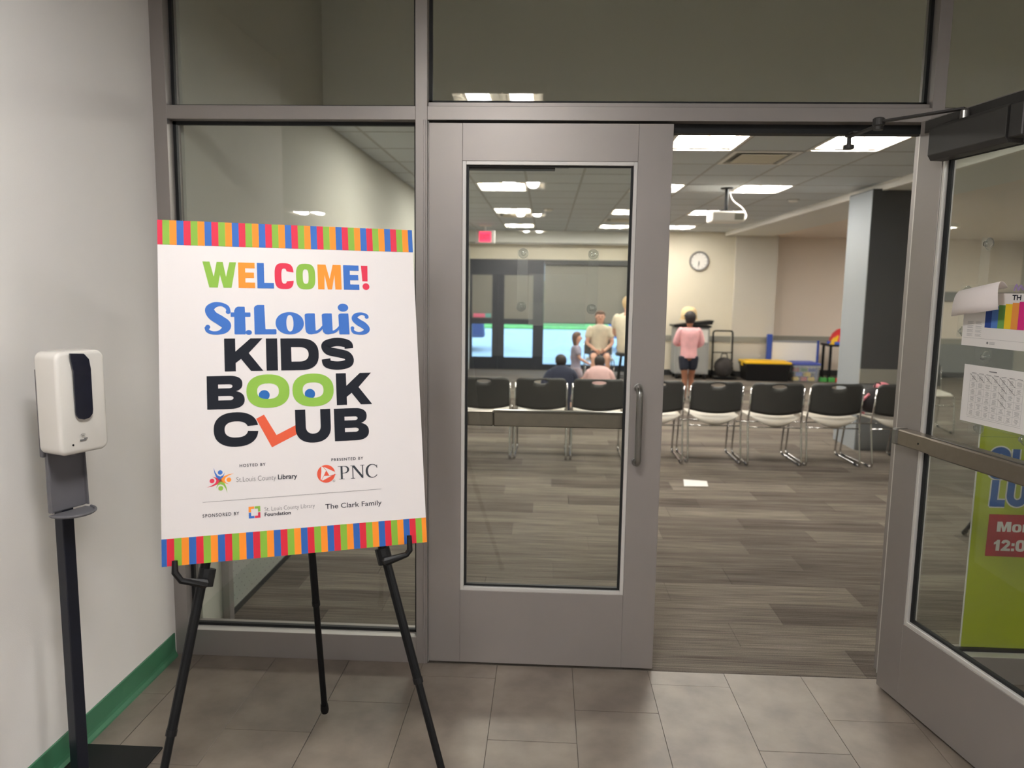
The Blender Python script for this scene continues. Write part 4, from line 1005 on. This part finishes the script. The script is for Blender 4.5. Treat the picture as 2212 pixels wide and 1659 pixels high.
# media cart behind the girl
GC = mat('grey_cabinet', rgb(150, 150, 146), .5)
mc = thing('media_cart', 'grey media cart with a black tray and equipment on top against the cream wall', 'cart', (2.98, 10.4, 0))
finish('cart_body', B(-.3, .28, -.22, .22, .09, .9), GC, mc, .01); finish('cart_door', B(-.27, .25, -.228, -.22, .12, .62), GC, mc, .004); finish('cart_top', B(-.34, .30, -.26, .25, .9, .93), BLACK, mc, .006)
finish('keyboard_tray', Pr([(-.38, .93), (.30, .95), (.33, 1.02), (.28, 1.02)], .3, axis='y', z0=-.28), BLACK, mc)
finish('cart_notice', B(.13, .25, -.231, -.228, .64, .86), WHITE, mc)
for x in (-.25, .23):
    for y in (-.17, .17): finish('caster', Lt([(0, -.018), (.045, -.018), (.045, .018), (0, .018)], 16, Matrix.Translation((x, y, .046)) @ Matrix.Rotation(PI/2, 4, 'Y')), BLACK, mc)
hb = thing('straw_hat', 'pale straw hat resting on top of the media cart', 'hat', (2.92, 10.33, 1.022))
finish('hat_crown', Lt([(.14, 0), (.138, .09), (.125, .17), (.08, .215), (0, .228)], 20), mat('straw', rgb(222, 196, 150), .8, noise=.1, nscale=60), hb, smooth=True); finish('hat_brim', Lt([(.10, .004), (.17, .0), (.172, .006), (.10, .014)], 20), bpy.data.materials['straw'], hb, smooth=True)
# folding trolley
ft = thing('folding_trolley', 'black tubular hand trolley carrying a dark bundle by the wall', 'trolley', (3.56, 10.35, 0))
finish('trolley_frame', T(rounded([(-.17, .12, .05), (-.17, .16, .83), (.17, .16, .83), (.17, .12, .05)], .05, 5), .014, 10), BLACKM, ft, smooth=True); finish('cross_bar', T([(-.17, .14, .45), (.17, .14, .45)], .009), BLACKM, ft); finish('load_plate', B(-.19, .19, -.2, .14, .03, .045), BLACKM, ft, .003)
for s in (-1, 1): finish('wheel', Lt([(0, -.02), (.07, -.02), (.07, .02), (0, .02)], 18, Matrix.Translation((s*.2, .14, .071)) @ Matrix.Rotation(PI/2, 4, 'Y')), BLACK, ft)
bm = bmesh.new(); sphere(bm, (0, 0, .16), .18, 12, (.92, .75, 1)); 
for v in bm.verts: v.co.z = max(v.co.z, .0); v.co += Vector((random.uniform(-.015, .015), random.uniform(-.015, .015), 0))
t = thing('dark_bag', 'slumped dark cloth bag on the folding trolley', 'bag', (3.55, 10.29, .047)); finish('bag_body', bm, mat('dark_cloth', rgb(58, 54, 52), .9, noise=.15, nscale=15), t, smooth=True); finish('bag_handle', T([(-.06, 0, .31), (-.04, 0, .40), (.04, 0, .40), (.06, 0, .31)], .01), BPK, t)
# storage bins
def tote(name, label, x, w, d, h, mb, ml, y=10.3):
    t = thing(name, label, 'storage bin', (x, y, 0)); bm = bmesh.new()
    A = [(-w*.44, -d*.42, 0), (w*.44, -d*.42, 0), (w*.44, d*.42, 0), (-w*.44, d*.42, 0)]; Bq = [(-w*.48, -d*.48, h), (w*.48, -d*.48, h), (w*.48, d*.48, h), (-w*.48, d*.48, h)]
    a = [bm.verts.new(p) for p in A]; b = [bm.verts.new(p) for p in Bq]; bm.faces.new(a)
    for k in range(4): bm.faces.new((a[k], a[(k+1) % 4], b[(k+1) % 4], b[k]))
    bm.faces.new(b); finish('bin_tub', bm, mb, t, .012)
    finish('bin_rim', B(-w*.49, w*.49, -d*.49, d*.49, h-.035, h-.005), mb, t, .004)
    l = finish('bin_lid', B(-w/2, w/2, -d/2, d/2, h, h+.035), ml, t, .012); finish('lid_panel', B(-w*.38, w*.38, -d*.36, d*.36, h+.035, h+.045), ml, l, .006)
    for s in (-1, 1): finish('bin_latch', B(s*w*.49-.01, s*w*.49+.01, -.05, .05, h-.05, h+.02), ml, t, .004)
    return t
tote('storage_bin', 'large black storage bin with a yellow lid on the floor', 4.25, .79, .5, .30, BLACK, mat('yellow_lid', rgb(236, 188, 20), .45))
TT = glass('clear_tub', (.80, .84, .90), .06, .15, .25)
tote('storage_bin', 'clear storage bin with a blue lid full of coloured blocks', 4.905, .46, .46, .29, TT, mat('blue_lid', rgb(62, 76, 160), .45))
cols = [mat('toy_red', rgb(206, 52, 54), .4), mat('toy_yellow', rgb(236, 190, 40), .4), mat('toy_green', rgb(70, 150, 70), .4), mat('toy_blue', rgb(56, 90, 190), .4)]
cn = ['red', 'yellow', 'green', 'blue']
def block(x, y, z, k, sz, lab):
    t = thing('toy_block', lab, 'toy block', (x, y, z), random.uniform(-.5, .5), 'coloured toy blocks'); finish('block_body', B(-sz, sz, -sz*.6, sz*.6, 0, sz*1.1), cols[k], t, .006)
    for s in (-.5, .5): finish('block_stud', Lt([(sz*.28, sz*1.1), (sz*.28, sz*1.35), (0, sz*1.35)], 12, Matrix.Translation((sz*s, 0, 0))), cols[k], t)
for q, (x, z, k) in enumerate(((4.76, .01, 1), (4.90, .01, 0), (5.03, .01, 1), (4.82, .09, 3), (4.96, .09, 1), (4.76, .17, 0), (4.90, .17, 2), (5.03, .17, 3))):
    block(x, 10.22, z, k, .052, '%s toy block in the clear blue-lidded bin, %s' % (cn[k], ('bottom left', 'bottom middle', 'bottom right', 'middle left', 'middle right', 'top left', 'top middle', 'top right')[q]))
for q, (x, k, l) in enumerate(((5.22, 2, 'left of the toy heap by the small table'), (5.36, 2, 'next to the clear bin on the floor'), (5.50, 0, 'red toy block on the floor under the small table'), (5.66, 1, 'yellow toy block on the floor under the small table'))):
    block(x, 10.2, 0, k, .06, l if 'block' in l else 'green toy block '+l)
# kids' whiteboard easel
kb = thing('kids_whiteboard', 'white drawing board on a blue frame behind the storage bins', 'whiteboard', (4.82, 10.62, 0))
KB = mat('blue_plastic', rgb(44, 72, 160), .45)
finish('frame_post', B(-.46, -.37, -.03, .03, 0, .78), KB, kb, .01); finish('frame_post', B(.41, .45, -.02, .02, 0, .68), KB, kb, .006); finish('frame_top', B(-.37, .41, -.015, .015, .64, .67), mat('grey_tube', rgb(140, 142, 150), .4), kb, .004); finish('board_face', B(-.37, .41, -.008, .008, .1, .64), WHITE, kb)
# small side table with play set
tbn = thing('side_table', 'small black side table beside the blue-framed drawing board', 'table', (5.62, 10.5, 0))
finish('table_top', B(-.3, .3, -.22, .22, .60, .64), BLACK, tbn, .008)
for sx in (-1, 1):
    for sy in (-1, 1): finish('table_leg', B(sx*.25-.018, sx*.25+.018, sy*.17-.018, sy*.17+.018, 0, .60), BLACKM, tbn)
pt_ = thing('play_tent', 'red and yellow dome shaped toy on the small side table', 'toy', (5.58, 10.45, .64))
finish('dome', Lt([(.20, 0), (.19, .09), (.15, .18), (.08, .25), (0, .28)], 20), cols[0], pt_, smooth=True); finish('dome_base', Lt([(.205, 0), (.225, 0), (.225, .045), (.205, .045)], 20), cols[3], pt_); finish('dome_wing', Pr([(-.22, 0), (-.12, 0), (-.1, .16), (-.17, .10)], .1, axis='y', z0=-.15), cols[1], pt_)

# ------------------------------------------------------------------ people
SKIN = {'a': mat('light_skin', rgb(214, 164, 140), .55), 'b': mat('brown_skin', rgb(140, 92, 68), .55)}
HAIR = {'dark': mat('dark_hair', rgb(38, 30, 28), .6), 'brown': mat('brown_hair', rgb(98, 70, 54), .6), 'blond': mat('blond_hair', rgb(206, 176, 130), .6)}
def skinmesh(name, chains, m, parent, sub=2):
    me = bpy.data.meshes.new(name); vs, es, rs, roots = [], [], [], []; idx = {}
    for ch in chains:
        prev = None
        for key, p_, r in ch:
            k = key
            if k is None or k not in idx:
                vs.append(p_); rs.append(r); i = len(vs)-1
                if k is not None: idx[k] = i
                if prev is None: roots.append(i)
            else: i = idx[k]
            if prev is not None and prev != i: es.append((prev, i))
            prev = i
    me.from_pydata(vs, es, []); o = bpy.data.objects.new(name, me); C.objects.link(o)
    o.modifiers.new('s', 'SKIN').use_smooth_shade = True
    sk = me.skin_vertices[0].data
    for i, r in enumerate(rs): sk[i].radius = (r, r); sk[i].use_root = i in roots
    sb = o.modifiers.new('d', 'SUBSURF'); sb.levels = sub; sb.render_levels = sub
    dg = bpy.context.evaluated_depsgraph_get(); dg.update()
    nm = bpy.data.meshes.new_from_object(o.evaluated_get(dg)); bpy.data.objects.remove(o)
    nm.name = name; nm.materials.clear(); nm.materials.append(m)
    for p_ in nm.polygons: p_.use_smooth = True
    o = bpy.data.objects.new(name, nm); C.objects.link(o); o.parent = parent; return o
def person(label, loc, rz, H, J, skin, hair, hairlen, top, topm, sleeves, bottom, botm, shoem, hs=1.0, skirt=False):
    """J: joints as fractions of H, front is local -Y"""
    t = thing('person', label, 'person', loc, rz)
    P = {k: Vector(v)*H for k, v in J.items()}
    R_ = dict(pelvis=.062, waist=.056, chest=.066, neck=.027, h1=.042*hs, h2=.056*hs, h3=.046*hs, sh=.034, el=.023, wr=.016, pa=.019, hi=.054, kn=.034, an=.021, to=.019)
    def V(k, add=0, mul=1): return (k, P[k], R_[k if k in R_ else k[:2]]*H*mul+add)
    ch = [[V('pelvis'), V('waist'), V('chest'), V('neck'), V('h1'), V('h2'), V('h3')]]
    for s in 'LR':
        ch.append([V('chest'), V('sh'+s), V('el'+s), V('wr'+s), V('pa'+s)]); ch.append([V('pelvis'), V('hi'+s), V('kn'+s), V('an'+s), V('to'+s)])
        d = (P['pa'+s]-P['wr'+s]).normalized(); side = d.cross(Vector((0, 1, .3))).normalized(); dn = d.cross(side).normalized()
        for f in range(4):
            L_ = (.034, .041, .039, .030)[f]*H; b0 = P['pa'+s]+side*(f-1.5)*.0105*H
            ch.append([(None, b0, .0062*H), (None, b0+d*L_*.55+dn*.004*H, .0056*H), (None, b0+d*L_*.9+dn*.013*H, .0048*H)])
        b0 = P['wr'+s]+d*.018*H-side*.014*H; ch.append([(None, b0, .0068*H), (None, b0+d*.018*H-side*.014*H, .006*H), (None, b0+d*.036*H-side*.018*H, .005*H)])
    body = skinmesh('body', ch, skin, t)
    hd = P['h2']; fw = (P['h2']-P['h1']); upv = (P['h3']-P['h1']).normalized(); fr = Vector((0, -1, 0)); fr = (fr-upv*fr.dot(upv)).normalized(); sd = upv.cross(fr)
    r = R_['h2']*H*.88
    bm = bmesh.new(); 
    for s in (-1, 1): sphere(bm, hd+fr*r*.90+sd*s*r*.36+upv*r*.02, r*.12, 8)
    finish('eyes', bm, BLACK, t)
    bm = bmesh.new(); sphere(bm, hd+fr*r*1.0-upv*r*.22, r*.17, 8, (1, 1, 1.3)); 
    for s in (-1, 1): sphere(bm, hd+sd*s*r*1.0-upv*r*.1, r*.2, 8, (.6, 1, 1.3))
    finish('nose_and_ears', bm, skin, t, smooth=True)
    bm = bmesh.new(); sphere(bm, hd+fr*r*.86-upv*r*.55, r*.22, 8, (1.2, .4, .35)); finish('mouth', bm, mat('lips', rgb(168, 92, 88), .5), t, smooth=True)
    # hair cap, open at the face
    bm = bmesh.new(); sphere(bm, (0, 0, 0), 1, 16)
    for v in list(bm.verts):
        x, y, z = v.co
        front = -y
        if front > .3 and z < .42: k = .72
        elif front > .0 and z < .1: k = .84
        else: k = 1.0
        zl = z
        if z < -.15:
            zl = -.15+(z+.15)*(1+hairlen); front = min(front, -.12)
            if hairlen > 1: x = x*min(1.6, .8/max(.2, math.hypot(x, y))); front = min(front, -.25)
        v.co = hd+sd*x*r*1.20*k+fr*(front*r*1.2*k-r*.04)+upv*(zl*r*1.28+r*.14)
    finish('hair', bm, hair, t, smooth=True)
    a = .010*H; dn_ = (P['pelvis']-P['waist']).normalized()
    low = P['pelvis']+dn_*(.12 if skirt else .035)*H
    nb = P['neck'].lerp(P['chest'], .12); shc = (P['shL']+P['shR'])/2
    sdv = (P['shR']-P['shL']).normalized()
    rg = [(low, .115 if skirt else .092, .105 if skirt else .070), (P['pelvis'], .092, .070), (P['waist'], .090, .068), (P['chest'], .112, .075), (shc-(P['neck']-P['chest'])*.02, .120, .066), (shc+(P['neck']-P['chest'])*.22, .098, .052), (nb, .046, .042)]
    RG = catmull([tuple(c_)+(a_, b_) for c_, a_, b_ in rg], 4); bm = bmesh.new(); prev = None; n = 24
    for i, q in enumerate(RG):
        c_ = Vector(q[:3]); tg = (Vector(RG[min(i+1, len(RG)-1)][:3])-Vector(RG[max(i-1, 0)][:3])).normalized(); dp = tg.cross(sdv).normalized()
        ring = [bm.verts.new(c_+sdv*math.cos(2*PI*k/n)*q[3]*H+dp*math.sin(2*PI*k/n)*q[4]*H) for k in range(n)]
        if prev:
            for k in range(n): bm.faces.new((prev[k], prev[(k+1) % n], ring[(k+1) % n], ring[k]))
        else: bm.faces.new(ring[::-1])
        prev = ring
    bm.faces.new(prev)
    chs = []
    for s in 'LR':
        mid = P['sh'+s].lerp(P['el'+s], .72); s0 = P['sh'+s]*.75+shc*.25
        chs.append([(None, s0, .05*H), (None, P['sh'+s], .046*H), (None, P['el'+s], .037*H), (None, P['wr'+s], .028*H)] if sleeves else [(None, s0, .05*H), (None, P['sh'+s], .047*H), (None, mid, .044*H)])
    sl_ = skinmesh('sleeves', chs, topm, t); bm.from_mesh(sl_.data); bpy.data.objects.remove(sl_)
    finish(top, bm, topm, t, smooth=True)
    chs = [[(None, P['pelvis']-dn_*.02*H, .066*H), (None, P['pelvis']+dn_*.065*H, .056*H)]]
    for s in 'LR':
        st_ = P['hi'+s]-dn_*.025*H
        if bottom == 'trousers': chs.append([(None, st_, .056*H), (None, P['hi'+s], .064*H), (None, P['kn'+s], .046*H), (None, P['an'+s], .036*H)])
        else: chs.append([(None, st_, .056*H), (None, P['hi'+s], .064*H), (None, P['hi'+s].lerp(P['kn'+s], .72), .056*H)])
    skinmesh(bottom, chs, botm, t)
    for s in 'LR': skinmesh('shoe', [[(None, P['an'+s]+Vector((0, .012*H, -.012*H)), .026*H), (None, P['an'+s].lerp(P['to'+s], .6)+Vector((0, 0, -.006*H)), .025*H), (None, P['to'+s]+(P['to'+s]-P['an'+s])*.08, .02*H)]], shoem, t, 1)
    return t
def std(**kw):
    J = dict(pelvis=(0, 0, .52), waist=(0, 0, .6), chest=(0, 0, .725), neck=(0, 0, .83), h1=(0, -.01, .872), h2=(0, -.012, .925), h3=(0, -.004, .962),
             shL=(-.10, 0, .785), elL=(-.135, .01, .62), wrL=(-.135, -.05, .49), paL=(-.135, -.065, .46), shR=(.10, 0, .785), elR=(.135, .01, .62), wrR=(.135, -.05, .49), paR=(.135, -.065, .46),
             hiL=(-.055, 0, .49), knL=(-.06, -.01, .27), anL=(-.06, .01, .045), toL=(-.065, -.07, .02), hiR=(.055, 0, .49), knR=(.06, -.01, .27), anR=(.06, .01, .045), toR=(.065, -.07, .02))
    J.update(kw); return J
def cloth(n, c, r=.8): return mat(n, rgb(*c), r, noise=.08, nscale=14)
WSH = cloth('white_shoe', (206, 202, 198)); BSH = cloth('black_shoe', (32, 30, 30))
# girl in pink, walking away
p1 = person('child in a pink sweatshirt and dark shorts walking away beyond the chairs', (2.42, 7.55, 0), PI, 1.25,
    std(elL=(-.15, -.02, .64), wrL=(-.08, -.11, .60), paL=(-.04, -.125, .60), elR=(.15, -.02, .64), wrR=(.08, -.11, .62), paR=(.04, -.125, .62), knL=(-.05, -.06, .28), anL=(-.05, -.03, .06), toL=(-.05, -.11, .03), knR=(.035, .02, .27), anR=(.045, .06, .05), toR=(.045, -.02, .02)),
    SKIN['b'], HAIR['dark'], .4, 'sweatshirt', cloth('pink_fleece', (232, 176, 178)), True, 'shorts', cloth('navy_shorts', (30, 34, 48)), BSH, 1.1)
bm = bmesh.new(); h = Vector((0, -.012, .93))*1.25; sphere(bm, (h.x, h.y, h.z), .084, 14, (1, 1, .95))
for v in bm.verts: v.co.z = max(v.co.z, h.z+.01)
cp = tag(finish('cap', bm, cloth('black_cap', (26, 28, 36)), p1, smooth=True))
# boy seated on the floor, back to us
sit = lambda **k: std(**{**dict(pelvis=(0, 0, .075), waist=(0, .02, .16), chest=(0, .02, .29), neck=(0, 0, .415), h1=(0, -.015, .447), h2=(0, -.02, .488), h3=(0, -.012, .516),
    shL=(-.10, .02, .385), elL=(-.15, -.03, .23), wrL=(-.10, -.14, .15), paL=(-.07, -.165, .15), shR=(.10, .02, .385), elR=(.15, -.03, .23), wrR=(.10, -.14, .15), paR=(.07, -.165, .15),
    hiL=(-.06, -.02, .07), knL=(-.17, -.17, .11), anL=(-.02, -.24, .04), toL=(.05, -.26, .035), hiR=(.06, -.02, .07), knR=(.17, -.17, .11), anR=(.02, -.30, .045), toR=(-.05, -.32, .035)), **k})
person('child in a navy T-shirt sitting on the floor, seen from behind between chairs', (.64, 6.1, 0), PI+.15, 1.36, sit(shR=(.10, .02, .385), elR=(.19, .06, .20), wrR=(.21, .10, .05), paR=(.215, .105, .025)),
    SKIN['a'], HAIR['dark'], .1, 'tshirt', cloth('navy_tee', (38, 44, 66)), False, 'shorts', cloth('grey_shorts', (70, 74, 82)), WSH, .9)
person('child in a pale pink top sitting on the floor, seen from behind', (1.12, 6.4, 0), PI-.1, 1.3, sit(), SKIN['b'], HAIR['dark'], .3, 'top', cloth('pale_pink_top', (232, 192, 188)), True, 'trousers', cloth('pink_trousers', (206, 150, 160)), WSH, .9)
person('small child in a grey dress walking to the right before the window', (.86, 7.2, 0), PI/2, .95,
    std(knL=(-.05, -.10, .29), anL=(-.05, -.06, .06), toL=(-.05, -.14, .03), knR=(.05, .03, .28), anR=(.05, .10, .06), toR=(.05, .03, .02), elL=(-.13, -.05, .64), wrL=(-.12, -.16, .58), paL=(-.12, -.185, .57), elR=(.13, .06, .64), wrR=(.13, .03, .52)),
    SKIN['a'], HAIR['brown'], 1.6, 'dress', cloth('grey_dress', (150, 146, 164)), False, 'leggings', cloth('grey_leggings', (150, 140, 150)), WSH, 1.25, skirt=True)
seat = lambda H, sz, **k: std(**{**dict(pelvis=(0, 0, sz+.045), waist=(0, .015, sz+.12), chest=(0, .01, sz+.25), neck=(0, 0, sz+.36), h1=(0, -.012, sz+.40), h2=(0, -.016, sz+.45), h3=(0, -.008, sz+.488),
    shL=(-.105, .0, sz+.315), elL=(-.14, -.03, sz+.165), wrL=(-.055, -.15, sz+.095), paL=(-.025, -.17, sz+.085), shR=(.105, .0, sz+.315), elR=(.14, -.03, sz+.165), wrR=(.055, -.15, sz+.095), paR=(.025, -.17, sz+.085),
    hiL=(-.055, -.02, sz+.04), knL=(-.075, -.25, sz+.03), anL=(-.075, -.25, .04), toL=(-.08, -.33, .02), hiR=(.055, -.02, sz+.04), knR=(.075, -.25, sz+.03), anR=(.075, -.25, .04), toR=(.08, -.33, .02)), **k})
person('seated person in a cream T-shirt with long brown hair, hands in lap, before the window', (1.33, 9.5, 0), 0, 1.5, seat(1.5, .27), SKIN['a'], HAIR['brown'], 1.5, 'tshirt', cloth('cream_tee', (222, 210, 186)), False, 'shorts', cloth('navy_skirt', (44, 48, 66)), WSH)
person('seated person in a cream T-shirt and black trousers at the door glass edge', (1.70, 8.8, 0), PI-.5, 1.68, seat(1.68, .335), SKIN['a'], HAIR['blond'], .3, 'tshirt', cloth('ivory_tee', (226, 214, 190)), False, 'trousers', cloth('black_trousers', (28, 28, 32)), BSH)
chair(1.33, 9.52, PI, 'grey stacking chair under the seated person with hands in lap', 'chairs the adults sit on').scale = (1, 1, .93)
sl = thing('round_stool', 'black round stool under the person in black trousers', 'stool', (1.70, 8.8, 0))
finish('stool_seat', Lt([(0, .51), (.16, .51), (.17, .525), (.17, .545), (.155, .56), (0, .56)], 24), BLACK, sl)
for k in range(4):
    a = PI/4+k*PI/2; finish('stool_leg', T([(.11*math.cos(a), .11*math.sin(a), .51), (.18*math.cos(a), .18*math.sin(a), 0)], .012, 8), BLACKM, sl)
finish('foot_ring', T([(.155*math.cos(2*PI*k/20), .155*math.sin(2*PI*k/20), .18) for k in range(20)], .008, 8, True), BLACKM, sl)

# ------------------------------------------------------------------ outside
struct(finish('ground', B(-40, 60, 11.4, 26, -.12, -.04), mat('pale_concrete', rgb(176, 176, 172), .9, noise=.06, nscale=1.5)))
struct(finish('ground_lawn', Pr([(26, -.12), (90, -.12), (90, 2.4), (46, 1.0), (32, .25), (26.4, .03), (26, .0)], 130, axis='x', z0=-60), mat('lawn_grass', rgb(98, 158, 62), .9, noise=.25, nscale=3)))  # lawn green with random tone variation
def car(label, loc, rz, col, sc):
    t = thing('parked_car', label, 'car', loc, rz); m = mat('car_paint_'+label.split()[0], col, .25, coat=.6)
    GL = mat('car_glass', rgb(24, 30, 38), .1)
    finish('car_body', Pr([(-2.2, .35), (-2.2, .85), (-1.9, .98), (-1.35, 1.02), (-.75, 1.55), (1.0, 1.6), (1.75, 1.05), (2.2, .9), (2.25, .35)], 1.7, axis='y', z0=-.85), m, t, .08, seg=3)
    for y in (-.862, .852): finish('side_windows', Pr([(-1.05, 1.05), (-.68, 1.46), (.92, 1.5), (1.4, 1.07)], .01, axis='y', z0=y), GL, t)
    for x in (-1.35, 1.4):
        for y in (-.78, .78):
            wl = finish('wheel', Lt([(0, -.1), (.3, -.1), (.33, -.06), (.33, .06), (.3, .1), (0, .1)], 20, Matrix.Translation((x, y, .33)) @ R90), BLACK, t); finish('wheel_hub', Lt([(0, -.12), (.18, -.11), (.2, -.1), (0, -.1)], 14, Matrix.Translation((x, y+(-.0 if y < 0 else .22), .33)) @ R90), CHROME, wl)
    finish('front_lamps', B(-2.215, -2.19, -.7, .7, .68, .80), WHITE, t, .005); finish('rear_lamps', B(2.2, 2.26, -.75, .75, .75, .88), cols[0], t, .005)
    t.location.z = -.04; return t
car('navy parked car outside the end doors at the left', (-3.35, 15.9, 0), .12, rgb(44, 66, 110), 1)
car('bright blue parked car outside the window at the right', (4.25, 16.6, 0), -.06, rgb(56, 120, 190), 1)
